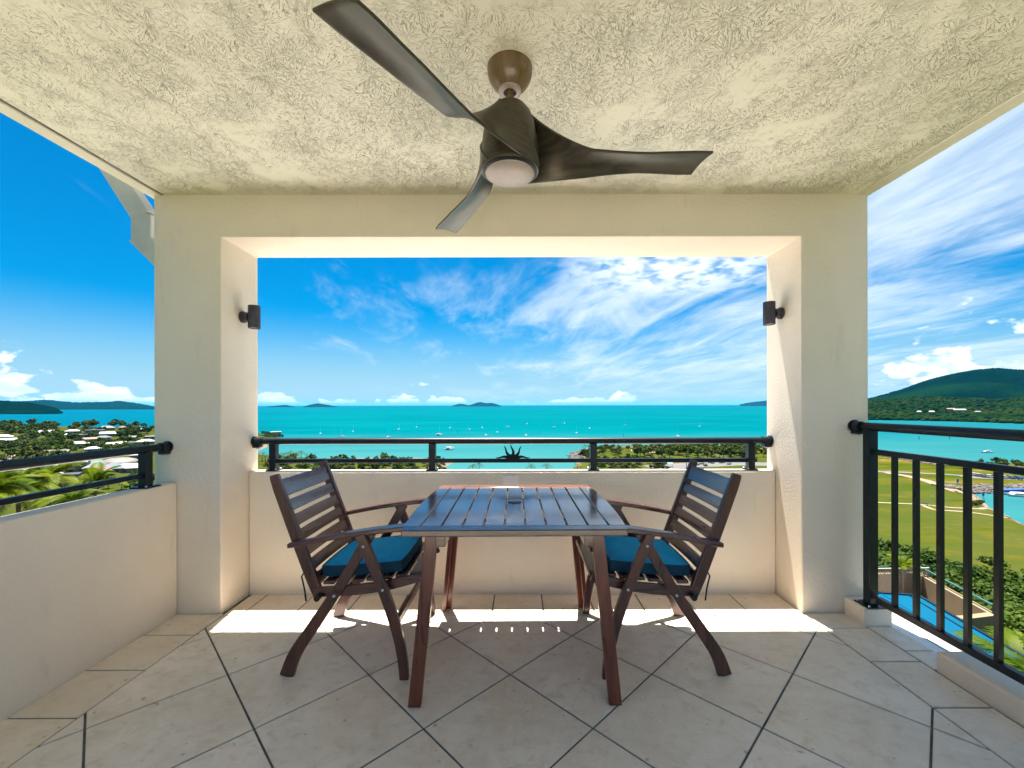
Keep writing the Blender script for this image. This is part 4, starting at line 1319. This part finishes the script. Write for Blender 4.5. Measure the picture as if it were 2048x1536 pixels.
def house(px, py, wpx, roof, style, label, depth=None, storeys=1, rz=None, wall=0):
    p = T(px, py)
    w = max(5.0, wpx*p.y/FPX); dp_ = depth or max(5.5, min(w*0.65, 14))
    h = 2.9*storeys
    face = math.atan2(p.x, p.y)
    HOUSES.append((p.x, p.y, w))
    o = thing('house', label, 'house', (p.x, p.y, p.z - 0.4), -face + (R(random.uniform(-22, 22)) if rz is None else R(rz)), 'houses of the town on the left')
    MB().box((-w/2, -dp_/2, -1.5), (w/2, dp_/2, h)).build('wall', HW_[wall], o)
    e = 0.5
    if style == 'flat':
        MB().box((-w/2-e, -dp_/2-e, h), (w/2+e, dp_/2+e, h+0.35)).build('roof', ROOFS[roof], o)
    elif style == 'gable':
        rh = dp_*0.22
        MB().prism([(-dp_/2-e, h), (dp_/2+e, h), (0, h+rh)], w + 2*e, Matrix(((0, 0, 1, 0), (1, 0, 0, 0), (0, 1, 0, 0), (0, 0, 0, 1))), -w/2-e).build('roof', ROOFS[roof], o)
    elif style == 'dome':
        m = MB(); n = 24; rows_ = 6
        prof_ = [(w/2*math.cos(a), 0.16*w*math.sin(a)) for a in [math.pi/2*k/rows_ for k in range(rows_+1)]]
        prof_[-1] = (0.01, prof_[-1][1])
        m.lathe(prof_, n, (0, 0, h*0.75)); m.build('roof', ROOFS[roof], o)
    else:
        rh = dp_*0.25; q = max(0.3, w/2 - dp_*0.45)
        MB().add([(-w/2-e, -dp_/2-e, h), (w/2+e, -dp_/2-e, h), (w/2+e, dp_/2+e, h), (-w/2-e, dp_/2+e, h), (-q, 0, h+rh), (q, 0, h+rh)],
                 ((3, 2, 1, 0), (0, 1, 5, 4), (2, 3, 4, 5), (1, 2, 5), (3, 0, 4))).build('roof', ROOFS[roof], o)
    if style != 'dome':
        nw = max(2, int(w/4))
        for f in range(storeys):
            for k in range(nw):
                x = -w/2 + w*(k + 0.5)/nw
                MB().box((x - 0.8, -dp_/2 - 0.06, f*2.9 + 0.9), (x + 0.8, -dp_/2 + 0.02, f*2.9 + 2.2)).build('window', PANE, o)
    return o
for a in ((6, 877, 26, 'white', 'hip', 'white roofed house at the left edge nearest the water'),
          (15, 884, 26, 'white', 'gable', 'second white roofed house at the left edge, in front of the first'),
          (94, 868, 26, 'white', 'gable', 'long white roofed house left of the headland crest by the water'),
          (146, 866, 20, 'white', 'hip', 'pale hipped house on the headland, middle of the crest'),
          (136, 873, 10, 'white', 'gable', 'small pale shed below the headland crest'),
          (157, 874, 28, 'grey', 'flat', 'low grey flat roofed house in the middle of the headland'),
          (190, 870, 26, 'blue grey', 'flat', 'two storey blue grey house on the headland', None, 2),
          (219, 871, 26, 'white', 'gable', 'white gabled house right of the blue grey house'),
          (213, 859, 24, 'beige', 'hip', 'pale house high on the headland crest among trees'),
          (248, 858, 16, 'orange', 'hip', 'small orange roofed house high on the crest'),
          (279, 863, 10, 'white', 'hip', 'tiny white house at the top right of the headland'),
          (300, 877, 18, 'white', 'flat', 'white house beside the left column, upper one'),
          (206, 879, 22, 'blue grey', 'hip', 'blue grey hipped house in the middle of the town slope'),
          (181, 882, 22, 'orange', 'gable', 'tan roofed house in the middle of the town slope'),
          (264, 878, 14, 'grey', 'gable', 'small grey house half hidden by trees on the right slope'),
          (146, 892, 30, 'white', 'gable', 'long white roofed house above the left rail, left one'),
          (168, 891, 20, 'white', 'gable', 'short white roofed house above the left rail, next to the long one'),
          (232, 893, 30, 'white', 'gable', 'large white roofed building above the left rail'),
          (255, 890, 34, 'grey', 'flat', 'large pale grey flat roofed building above the left rail'),
          (292, 887, 26, 'white', 'hip', 'white house beside the left column, lower one'),
          (119, 909, 26, 'beige', 'gable', 'pale roofed house just above the left rail'),
          (186, 903, 22, 'white', 'hip', 'white house touching the left rail in the middle'),
          (270, 917, 16, 'white', 'flat', 'white house below the left rail near the post'),
          (13, 950, 40, 'white', 'flat', 'white flat roofed block behind the leftmost palm', None, 2, 5, 2),
          (66, 952, 66, 'grey', 'gable', 'long dark walled hall with a grey roof behind the palms', 12, 1, 8, 2),
          (76, 960, 62, 'white', 'flat', 'long white flat roof over dark walls behind the palms', 10, 1, 8, 2),
          (180, 929, 84, 'beige', 'dome', 'wide beige shallow dome roof in the town centre', None, 2),
          (238, 930, 62, 'beige', 'dome', 'second beige shallow dome roof near the railing post', None, 1),
          (140, 934, 36, 'white', 'flat', 'white flat roofed shop left of the dome', 10),
          (190, 934, 36, 'green', 'hip', 'green hipped roof building in front of the dome', 11, 1),
          (156, 942, 30, 'beige', 'gable', 'pale gabled shop in front of the dome', 10, 2, None, 1),
          (193, 941, 34, 'grey', 'hip', 'grey hipped roof shop in the town centre', 11, 1, None, 1),
          (226, 943, 40, 'blue grey', 'hip', 'blue grey hipped roof shop right of the town centre', 11, 1, None, 1),
          (200, 949, 26, 'red', 'gable', 'red roofed building above the lower left rail', 8, 1, 10, 1),
          (265, 942, 30, 'white', 'gable', 'white gabled building beside the railing post', 9),
          (140, 958, 26, 'dark', 'flat', 'dark flat roofed shed behind the palms', 8)):
    house(*a)
TW = ('rounded green tree among the houses of the left town', 'trees among the town houses')
scatter(105, (0, 306, 850, 884), lambda p: clear_of_houses(p) and tree(p, random.uniform(0.8, 1.3), *TW), 6)
scatter(85, (0, 306, 884, 916), lambda p: clear_of_houses(p) and tree(p, random.uniform(0.60, 1.0), *TW), 5)
scatter(24, (0, 130, 888, 935), lambda p: clear_of_houses(p) and tree(p, random.uniform(0.7, 1.1), *TW), 6)
scatter(24, (200, 308, 950, 985), lambda p: clear_of_houses(p) and tree(p, random.uniform(0.45, 0.7), *TW), 4)
scatter(14, (0, 200, 962, 1000), lambda p: clear_of_houses(p) and tree(p, random.uniform(0.5, 0.8), *TW), 5)
scatter(12, (526, 566, 868, 877), lambda p: tree(p, random.uniform(0.5, 0.8), 'tree on the small point left of the front railing', 'trees on the small point'), 5)
hb = house(552, 872, 17, 'white', 'flat', 'white two storey building on the small point left of the front railing', 8, 2, 0)

# the trees that show largest stand singly, the rest of the wood is one mass
TREEQ.sort(key=lambda q: -q[0])
for q in TREEQ[:255]: place_tree(*q[1:])
V_, F_, off_ = [], [], 0
for q in TREEQ[255:]:
    me = PROTO[q[5]][0]
    co = np.empty(len(me.vertices)*3, np.float32); me.vertices.foreach_get('co', co); co = co.reshape(-1, 3)*q[2]
    c_, s_ = math.cos(q[6]), math.sin(q[6])
    V_.append(np.c_[co[:, 0]*c_ - co[:, 1]*s_, co[:, 0]*s_ + co[:, 1]*c_, co[:, 2]] + np.array(q[1]))
    F_.append(np.arange(len(co)).reshape(-1, 4) + off_); off_ += len(co)
if V_:
    wd_ = link('distant_trees', np_mesh('distant_trees', np.concatenate(V_), np.concatenate(F_), LEAF_A))
    tag(wd_, 'far dark green tree cover between the houses and the shore', 'trees', kind='stuff')

# houses on the far hill
for px, d_, w, roof, lab in ((1833, 1090, 7, 'white', 'small white house low on the far right hill, leftmost'), (1858, 1080, 9, 'white', 'white roofed house low on the far right hill, second from left'),
                             (1897, 1130, 12, 'orange', 'tan roofed house on the far right hill'), (1913, 1100, 18, 'white', 'long white house on the far right hill'),
                             (1948, 1060, 9, 'grey', 'grey house rightmost on the far right hill')):
    j = int((px - 1560)/(2330 - 1560)*(Xh.shape[1]-1)); i = int(np.argmin(abs(Dh[:, j] - d_)))
    p = (Xh[i, j], Dh[i, j], Zh[i, j])
    w_ = w*d_/FPX
    o = thing('house', lab, 'house', (p[0], p[1] - 10, p[2] + 4), -math.atan2(p[0], p[1]), 'houses on the far hill')
    MB().box((-w_/2, -4, -10), (w_/2, 4, 4)).build('wall', HW_[0], o)
    MB().add([(-w_/2-.6, -4.6, 4), (w_/2+.6, -4.6, 4), (w_/2+.6, 4.6, 4), (-w_/2-.6, 4.6, 4), (-w_/2+2, 0, 6.4), (w_/2-2, 0, 6.4)], ((3, 2, 1, 0), (0, 1, 5, 4), (2, 3, 4, 5), (1, 2, 5), (3, 0, 4))).build('roof', ROOFS[roof], o)

# ------------------------------------------------------------------ boats, markers
HULL = m_plain('white_gelcoat', (0.5, 0.5, 0.49), 0.3, 0, 0.04, 1)
def hull_mesh(L_, B_, H_):
    m = MB(); n = 12; vs = []; fs = []
    for i in range(n + 1):
        s = i/n; x = -L_/2 + L_*s
        b = B_/2*(1 - max(0, (s - 0.45)/0.55)**2.2)*(0.82 + 0.18*min(1, s/0.3)); b = max(b, 0.03)
        sh_ = H_*(1 + 0.35*s**2)
        vs += [(x, -b, sh_), (x - 0.2*(1-s), -b*0.75, 0.05), (x - 0.2*(1-s), 0, -0.5), (x - 0.2*(1-s), b*0.75, 0.05), (x, b, sh_)]
    for i in range(n):
        for k in range(4):
            a = 5*i + k; fs.append((a, a+1, a+6, a+5))
        fs.append((5*i, 5*i+5, 5*i+9, 5*i+4))
    fs += [(0, 1, 2, 3, 4), tuple(5*n + k for k in (4, 3, 2, 1, 0))]
    return m.add(vs, fs).mesh('hull', HULL)
H1 = hull_mesh(9.5, 3.1, 1.0); H2 = hull_mesh(11, 1.5, 1.2)
CABM = MB().prism([(-2.6, 0.9), (2.2, 1.0), (1.4, 1.75), (-2.2, 1.8)], 1.9, Matrix(((1, 0, 0, 0), (0, 0, 1, 0), (0, 1, 0, 0), (0, 0, 0, 1))), -0.95).mesh('cabin', HULL)
CATC = MB().prism([(-4.2, 1.1), (2.6, 1.2), (1.6, 2.4), (-3.9, 2.5)], 5.0, Matrix(((1, 0, 0, 0), (0, 0, 1, 0), (0, 1, 0, 0), (0, 0, 0, 1))), -2.5).mesh('cabin', HULL)
WINM = MB().box((-2.0, -0.98, 1.25), (1.3, 0.98, 1.5)).mesh('window_band', PANE)
CWINM = MB().box((-3.4, -2.55, 1.6), (1.9, 2.55, 2.1)).mesh('window_band', PANE)
MASTM = MB().tube([(0.6, 0, 0.9), (0.6, 0, 12.5)], [0.06, 0.03], 5).mesh('mast', STEEL)
BOOMM = MB().tube([(0.6, 0, 2.6), (-3.6, 0, 2.7)], 0.13, 6).mesh('boom', HULL)
def boat(px, py, label, rz=None, cat=False, sc=1.0, mast=True, group='boats moored in the bay'):
    x, y = G(px, py, S)
    o = thing('boat', label, 'boat', (x, y, S), R(random.uniform(70, 110)) if rz is None else R(rz), group)
    o.scale = (sc,)*3
    if cat:
        link('hull', H2, o, (0, 2.3, 0)); link('hull', H2, o, (0, -2.3, 0)); link('cabin', CATC, o); link('window_band', CWINM, o)
    else:
        link('hull', H1, o); link('cabin', CABM, o); link('window_band', WINM, o)
    if mast:
        link('mast', MASTM, o); link('boom', BOOMM, o)
FARB = 'white sailing boat moored in the bay, seen small above the front railing'
for px, py in ((641, 867), (706, 863), (777, 874.5), (798, 859), (833, 854), (900, 856), (964, 856), (972, 871), (994, 865), (1054, 848), (1052, 871.5), (1129, 847), (1153, 867), (1179, 857), (1399, 854), (1355, 874)):
    boat(px, py, FARB, sc=random.uniform(0.62, 0.85))
for px, py in ((683, 873.5), (937, 859.5), (1015, 854.5), (1108, 855), (1250, 852)):
    boat(px, py, 'white moored boat lying broadside in the bay above the front railing', random.uniform(150, 210), sc=0.75)
boat(878, 870.5, 'white catamaran moored just above the second railing post', 85, True)
boat(899, 899, 'white catamaran seen below the top rail beside the second post', 80, True, 0.95)
boat(1309, 816, 'small white boat far out near the horizon', 10, False, 1.5, False)
boat(61, 852, 'white boat on the water at the far left above the town', 175, False, 0.9, False)
boat(28, 862, 'white sailing boat nearest the left picture edge', 185, False, 1.0)
boat(1973, 907, 'white sailing yacht alone on the water beyond the right balustrade', 174, False, 0.82)
boat(2032, 994, 'white motor cruiser berthed in the marina at the right edge', 160, True, 0.62, False)
boat(2062, 997, 'second white cruiser at the right edge of the marina', 160, True, 0.6, False)
GREENP = m_plain('marker_paint', (0.02, 0.07, 0.05), 0.6)
for px, py, lab in ((1838, 881, 'thin dark channel marker post left of the yacht'), (1899, 880, 'thin dark channel marker post nearer the yacht'), (1378, 843, 'thin far channel marker right of centre, left one'),
                    (1408, 842, 'thin far channel marker right of centre, right one'), (1247, 874, 'dark mooring pile just above the third railing post'), (1078, 867, 'dark buoy pile in the middle of the bay'), (915, 866, 'dark pile right of the second railing post')):
    x, y = G(px, py, S)
    o = thing('channel_marker', lab, 'marker', (x, y, S), 0, 'marker posts in the water')
    MB().tube([(0, 0, -2), (0, 0, 3.6)], 0.22, 8).build('pile', GREENP, o)
    MB().lathe([(0.45, 3.2), (0.45, 3.9), (0.05, 4.3)], 8).build('top_mark', GREENP, o)

# ------------------------------------------------------------------ right foreshore
ROCK = m_plain('rock', (0.075, 0.066, 0.058), 0.9, 0, 0.45, 0.5, space='World')
def rocks(name, pts, n, spread, size, label):
    V, F = [], []
    segs = np.array([(p.x, p.y) for p in pts])
    d = np.r_[0, np.cumsum(np.hypot(*np.diff(segs, axis=0).T))]
    u = rng.random(n)*d[-1]
    x = np.interp(u, d, segs[:, 0]) + rng.normal(0, spread, n); y = np.interp(u, d, segs[:, 1]) + rng.normal(0, spread, n)
    z = np.maximum(height(x, y), S)
    sz = size*rng.uniform(0.5, 1.4, n)
    V_ = ico[None]*rng.uniform(0.7, 1.25, (n, 12, 1))*sz[:, None, None]*np.array([1.1, 1, 0.8]) + np.c_[x, y, z + sz*0.2][:, None, :]
    F_ = icf[None] + (np.arange(n)*12)[:, None, None]
    o = link(name, np_mesh(name, V_.reshape(-1, 3), F_.reshape(-1, 3), ROCK, False))
    tag(o, label, 'rocks', kind='stuff')
rocks('rock_revetment', [T(1884, 975), T(1915, 979), T(1940, 981), T(1990, 981), T(2070, 981)], 900, 1.5, 0.75, 'grey boulder revetment along the marina basin')
rocks('breakwater_rocks', [T(1192, 897), T(1230, 896.5), T(1300, 896), T(1330, 896)], 420, 1.4, 0.9, 'dark boulder breakwater beyond the waterfront park')
rocks('shore_rocks', [T(1154, 925), T(1153, 915), T(1160, 908), T(1172, 901)], 420, 3.0, 0.9, 'reddish boulders on the tip of the waterfront park')
rocks('shore_rocks', [T(1762, 913), T(1800, 919), T(1850, 928), T(1885, 933)], 260, 1.2, 0.6, 'small rocks along the lawn edge beyond the right balustrade')
rocks('shore_rocks', [T(566, 878), T(556, 884), T(540, 890)], 160, 2.0, 0.9, 'rocks at the foot of the small left point')
def lamp_post(px, py, h, label):
    p = T(px, py)
    o = thing('street_lamp', label, 'lamp', p, 0, 'park lamp posts')
    MB().tube([(0, 0, -0.2), (0, 0, h)], [0.09, 0.05], 8).build('pole', STEEL, o)
    MB().tube([(0, 0, h), (0.5, 0, h + 0.05)], 0.05, 6).build('arm', STEEL, o)
    MB().cbox((0.6, 0, h + 0.04), (0.4, 0.2, 0.08)).build('head', STEEL, o)
lamp_post(1862, 1015, 3.6, 'thin grey lamp post beside the park bench')
lamp_post(1952, 1002, 4.0, 'thin lamp post on the promenade, left one')
lamp_post(1990, 1010, 4.0, 'thin lamp post on the promenade, right one')
WOODG = m_plain('weathered_wood', (0.16, 0.14, 0.12), 0.8, 0, 0.2, 3)
p = T(1847, 1014)
bn = thing('park_bench', 'grey park bench beside the path on the lawn', 'bench', p, R(-28))
for k in range(4): MB().cbox((0, -0.18 + 0.13*k, 0.46), (2.6, 0.10, 0.05)).build('seat_slat', WOODG, bn)
for k in range(3): MB().cbox((0, 0.30 + 0.04*k, 0.62 + 0.16*k), (2.6, 0.05, 0.11)).build('back_slat', WOODG, bn)
for x in (-1.0, 1.0): MB().cbox((x, 0.02, 0.22), (0.09, 0.5, 0.44)).build('leg', BLACKM, bn)
# cars
CARW = [m_plain('car_white', (0.40, 0.40, 0.39), 0.25, 0, 0.03), m_plain('car_silver', (0.20, 0.21, 0.23), 0.28, 0.4, 0.03), m_plain('car_red', (0.35, 0.03, 0.03), 0.25, 0, 0.03), m_plain('car_blue', (0.04, 0.10, 0.25), 0.25, 0, 0.03)]
Myz = Matrix(((1, 0, 0, 0), (0, 0, 1, 0), (0, 1, 0, 0), (0, 0, 0, 1)))
CB = [MB().prism([(-2.2, 0.35), (2.2, 0.35), (2.2, 0.75), (1.9, 0.9), (0.9, 0.98), (-2.1, 1.0), (-2.25, 0.7)], 1.76, Myz, -0.88).mesh('body', m) for m in CARW]
CC = MB().prism([(-1.9, 0.99), (0.95, 0.97), (0.3, 1.46), (-1.4, 1.48)], 1.5, Myz, -0.75).mesh('cabin', PANE)
CW = MB().tube([(0, -0.1, 0), (0, 0.1, 0)], 0.33, 12).mesh('wheel', CORD)
CR_ = [MB().prism([(-1.45, 1.465), (0.3, 1.465), (0.25, 1.52), (-1.4, 1.53)], 1.46, Myz, -0.73).mesh('roof', m) for m in CARW]
def car(px, py, rz, k, label, group):
    p = T(px, py)
    o = thing('parked_car', label, 'car', (p.x, p.y, p.z + 0.16), R(rz), group)
    link('body', CB[k], o); link('cabin', CC, o); link('roof', CR_[k], o)
    for x in (-1.4, 1.4):
        for y in (-0.82, 0.82): link('wheel', CW, o, (x, y, 0.33))
for i, (px, py, k) in enumerate(((1945, 954, 0), (1953, 955, 0), (1961, 956, 1), (1975, 957.5, 0), (1990, 958.5, 3), (2003, 959, 0), (2018, 960, 1), (2034, 961.5, 3))):
    car(px, py, 80 + 5*(i % 3), k, 'car parked on the wharf road beyond the right balustrade', 'cars on the wharf road')
for i, (px, py, k) in enumerate(((1392, 932, 0), (1402, 929, 0), (1410, 933, 1), (1422, 928, 0), (1444, 927, 2), (1458, 930, 0), (1405, 911, 0), (1412, 912, 1), (1450, 909, 0), (1462, 906, 3))):
    car(px, py, 20 + 30*(i % 4), k, 'car parked in the waterfront park beyond the right chair', 'cars in the waterfront park')
BLUE = m_plain('blue_canvas', (0.004, 0.06, 0.26), 0.6, 0, 0.05)
TEALC = m_plain('turquoise_canvas', (0.01, 0.15, 0.16), 0.6, 0, 0.05)
def shelter(px, py, w, d_, mat, label):
    p = T(px, py)
    o = thing('shelter', label, 'shelter', p, R(-20))
    MB().prism([(-d_/2, 2.2), (d_/2, 2.2), (0, 3.0)], w, Matrix(((0, 0, 1, 0), (1, 0, 0, 0), (0, 1, 0, 0), (0, 0, 0, 1))), -w/2).build('canopy', mat, o)
    for x in (-w/2+.2, w/2-.2):
        for y in (-d_/2+.2, d_/2-.2): MB().tube([(x, y, -0.2), (x, y, 2.25)], 0.06, 6).build('pole', STEEL, o)
shelter(1340, 935, 3, 3, TEALC, 'small turquoise shelter in the waterfront park')
# blue pontoon shed and piles with blue caps in the basin
x, y = G(2022, 988, S)
o = thing('pontoon_shed', 'low blue pontoon shed at the edge of the marina basin', 'shed', (x, y, S), R(8))
MB().box((-7, -1.6, -0.2), (7, 1.6, 0.5)).build('pontoon', STEEL, o); MB().box((-5, -1.2, 0.5), (6, 1.2, 1.7)).build('cover', BLUE, o)
for px, py, lab in ((1966, 1000, 'blue capped pile in the marina basin, left one'), (1915, 972, 'blue topped post at the end of the boulder revetment')):
    p = T(px, py)
    o = thing('pile', lab, 'post', p, 0, 'blue topped posts by the marina')
    MB().tube([(0, 0, -2), (0, 0, 2.2)], 0.28, 10).build('shaft', STEEL, o); MB().lathe([(0.36, 1.2), (0.36, 2.4), (0.05, 2.9)], 10).build('cap', BLUE, o)

# ------------------------------------------------------------------ slope right below the balcony
NEARL = [crown('crown', 90 + k, 3.9, 3.1, 5.0, 54, 120, 0.235, (LEAF_C, LEAF_A, LEAF_C)[k], 0.30) for k in range(3)]
NEART = trunk_mesh(5.2, 0.26, 9, 6, 2.2)
def near_tree(px, py, d_, sc, label, k, aspect=1.0):
    """px,py: where the top of the crown shows"""
    r0 = ray(px, py); X = r0.x*d_; top = CAM_H + r0.z*d_
    gz = float(height(X, d_)); zs = (top - gz)/8.2
    o = thing('broadleaf_tree', label, 'tree', (X, d_, gz), k*1.3, 'leafy trees on the slope beyond the right balustrade')
    link('crown', NEARL[k % 3], o, scale=(sc, sc, max(0.55, zs))); link('trunk', NEART, o, scale=(1, 1, max(0.55, zs)))
ST = 'dense leafy tree on the slope beyond the right balustrade'
k = 0
for px, py, d_, sc in ((1735, 1078, 74, 1.25), (1772, 1082, 70, 1.2), (1812, 1092, 66, 1.15), (1846, 1104, 62, 1.1), (1880, 1113, 58, 1.1), (1912, 1120, 54, 1.05), (1690, 1080, 78, 1.3),
                       (1780, 1112, 56, 1.1), (1826, 1125, 52, 1.05), (1868, 1138, 48, 1.0), (1905, 1146, 45, 1.0), (1945, 1134, 46, 1.0), (1985, 1142, 43, 1.0), (2030, 1140, 42, 1.05), (2085, 1142, 41, 1.05),
                       (1960, 1170, 36, 0.95), (2010, 1176, 34, 0.95), (2062, 1180, 33, 1.0), (1985, 1205, 29, 0.85), (2035, 1214, 27, 0.85), (2090, 1224, 26, 0.9), (2040, 1250, 22, 0.7), (2100, 1270, 21, 0.75)):
    near_tree(px, py, d_, sc, ST, k); k += 1
r0 = ray(1985, 1112); d_ = 60; gz = float(height(r0.x*d_, d_))
o = thing('sapling', 'thin young tree standing out against the lawn on the right', 'tree', (r0.x*d_, d_, gz))
hgt = CAM_H + r0.z*d_ - gz
link('crown', crown('crown', 131, 1.5, 0.7, hgt - 1.0, 9, 40, 0.20, LEAF_A, 0.36), o); MB().tube([(0, 0, -0.5), (0.1, 0, hgt*0.5), (0, 0, hgt - 0.6)], [0.10, 0.07, 0.04], 7).build('trunk', BARK, o)

# terrace below
BEI = m_render_wall('terrace_render', (0.20, 0.150, 0.090))
TEALM = m_plain('teal_rail', (0.01, 0.08, 0.085), 0.5)
BROOF = m_plain('blue_roof', (0.000, 0.060, 0.115), 0.6, 0.0, 0.06, 0.6, spec=0.05)
zt = -9.0
tp = [G(a, b, zt) for a, b in [(1700, 1150), (1836, 1147), (1985, 1229), (1926, 1236), (1850, 1236), (1700, 1236)]]
tr_ = thing('terrace', 'beige walled roof terrace with a teal pipe rail below the balustrade', 'terrace', (tp[2][0], tp[2][1], zt))
MB().prism(tp, 11.0, None, zt - 12.2).build('base', BEI, tr_)
def wall_on(a, b, h0, h1, th, name, mat, parent):
    a, b = Vector((a[0], a[1], 0)), Vector((b[0], b[1], 0))
    MB().bar(a + Vector((0, 0, (h0+h1)/2)), b + Vector((0, 0, (h0+h1)/2)), th, h1 - h0).build(name, mat, parent)
for a, b in ((0, 1), (1, 2), (2, 3), (3, 4)):
    wall_on(tp[a], tp[b], zt - 1.25, zt - 0.0 + (0.004 if a % 2 else 0.0), 0.32, 'parapet', BEI, tr_)
for a, b in ((0, 1), (1, 2)):
    A, B = Vector((*tp[a], zt + 0.42)), Vector((*tp[b], zt + 0.42))
    MB().tube([A, B], 0.05, 8).build('pipe_rail', TEALM, tr_)
    n = int((B - A).length/1.6)
    for k in range(n + 1):
        q = A.lerp(B, k/n); MB().tube([q - Vector((0, 0, 0.45)), q], 0.03, 6).build('rail_post', TEALM, tr_)
local(tr_)
# lattice screen
WHITEP = m_plain('lattice_paint', (0.30, 0.25, 0.19), 0.6)
la, lb = Vector((*G(1700, 1196, zt - 1.2), 0)), Vector((*G(1856, 1194, zt - 1.2), 0))
Wd = (lb - la).length; z0, z1 = zt - 1.15, zt + 0.45
lt = thing('lattice_screen', 'pale diagonal lattice screen on the terrace beyond the balustrade', 'screen', (la.x, la.y, z0))
lt.rotation_euler = (0, 0, math.atan2(lb.y - la.y, lb.x - la.x))
Hh = z1 - z0
for k in range(4): MB().box((Wd*k/3 - 0.05, -0.05, -0.05), (Wd*k/3 + 0.05, 0.05, Hh + 0.06)).build('post', WHITEP, lt)
MB().box((-0.05, -0.045, Hh - 0.02), (Wd + 0.05, 0.045, Hh + 0.05)).build('top_rail', WHITEP, lt)
MB().box((-0.05, -0.045, -0.06), (Wd + 0.05, 0.045, 0.01)).build('bottom_rail', WHITEP, lt)
m = MB(); st = 0.15; k = -Hh
while k < Wd:
    for dr in (1, -1):
        x0, x1 = max(0, k), min(Wd, k + Hh)
        if x1 > x0:
            if dr == 1: a, b = (x0, x0 - k), (x1, x1 - k)
            else: a, b = (x0, Hh - (x0 - k)), (x1, Hh - (x1 - k))
            m.bar((a[0], 0.012*dr, a[1]), (b[0], 0.012*dr, b[1]), 0.012, 0.032, (0, 1, 0) if False else (0, 0, 1))
    k += st
lm = m.build('lattice', WHITEP, lt); lm['kind'] = 'stuff'
p_ = Vector((*G(1800, 1147, zt), zt))
gpot = thing('potted_palm', 'yellowish spiky plant on the terrace wall', 'plant', p_, 0)
MB().lathe([(0.22, -0.2), (0.30, 0.35), (0.26, 0.35)], 14).build('pot', BEI, gpot)
for k in range(14): link('frond', FR_A, gpot, (0, 0, 0.3), (0, -R(random.uniform(0, 65)), k*2.4), (0.36,)*3)
# blue roof
zr = -6.2
rq = [G(a, b, zr) for a, b in [(1745, 1194), (1836, 1193), (2052, 1320), (2052, 1322)]]
x1 = rq[1][0]; y1 = rq[1][1]
xr2, yr2 = rq[2]
br = thing('blue_roof', 'flat bright blue metal roof below the balustrade', 'roof', (x1 - 4, yr2, zr))
E = Vector((xr2 - x1, yr2 - y1, 0)); U = E.normalized(); Wv = Vector((U.y, -U.x, 0))
if Wv.x > 0: Wv = -Wv
pa = Vector((x1, y1, 0)); pb = pa + E*1.02; pc = pb + Wv*7.0; pd = pa + Wv*9.0
MB().prism([(q.x, q.y) for q in (pa, pb, pc, pd)], 0.14, None, zr - 0.14).build('sheet', BROOF, br)
for a, b in ((pa, pb), (pd, pa), (pb, pc)):
    MB().bar(a + Vector((0, 0, zr - 0.02)), b + Vector((0, 0, zr - 0.02)), 0.10, 0.14).build('edge_flashing', NAVY, br)
for k in range(1, 7):
    a, b = pa.lerp(pd, k/7), pb.lerp(pc, k/7)
    MB().bar(a + Vector((0, 0, zr + 0.006)), b + Vector((0, 0, zr + 0.006)), 0.05, 0.024).build('rib', BROOF, br)
sc_ = MB()
for k in range(60):
    q = pa.lerp(pb, (k + 0.5)/60) + Wv*0.35
    sc_.cbox((q.x, q.y, zr + 0.012), (0.05, 0.05, 0.02))
so_ = sc_.build('screws', NAVY, br); so_['kind'] = 'stuff'
ins = 0.5
cq = [pa + (pc - pa).normalized()*ins, pb + (pd - pb).normalized()*ins, pc + (pa - pc).normalized()*ins, pd + (pb - pd).normalized()*ins]
MB().prism([(q.x, q.y) for q in cq], 12.0, None, zr - 12.15).build('wall', BEI, br)
local(br)
for px, py, d_, lab in ((2030, 1300, 13, 'yellow green palm under the edge of the blue roof'), (2046, 1338, 11, 'second yellow green palm below the blue roof at the right edge'), (2005, 1268, 19, 'palm between the blue roof and the leafy trees')):
    r0 = ray(px, py); p = Vector((r0.x*d_, d_, CAM_H + r0.z*d_ - 0.8)); gz = float(height(p.x, p.y))
    palm((p.x, p.y, gz), p.z - gz, lab, 13, 'palms below the blue roof', 0.75)

# ------------------------------------------------------------------ sea air
hz = NT('sea_air')
hz.N.remove(hz.p)
pv = hz.n('ShaderNodeVolumePrincipled')
pv.inputs['Color'].default_value = (0.08, 0.48, 1.0, 1)
pv.inputs['Density'].default_value = HAZE
pv.inputs['Anisotropy'].default_value = 0.3
hz.L.new(pv.outputs[0], hz.out.inputs['Volume'])
haze = MB().box((-85000, -85000, S - 3), (85000, 85000, 420)).build('haze', hz.m, None, smooth=False)
tag(haze, 'thin pale sea air between the balcony and the horizon', 'haze', kind='stuff')
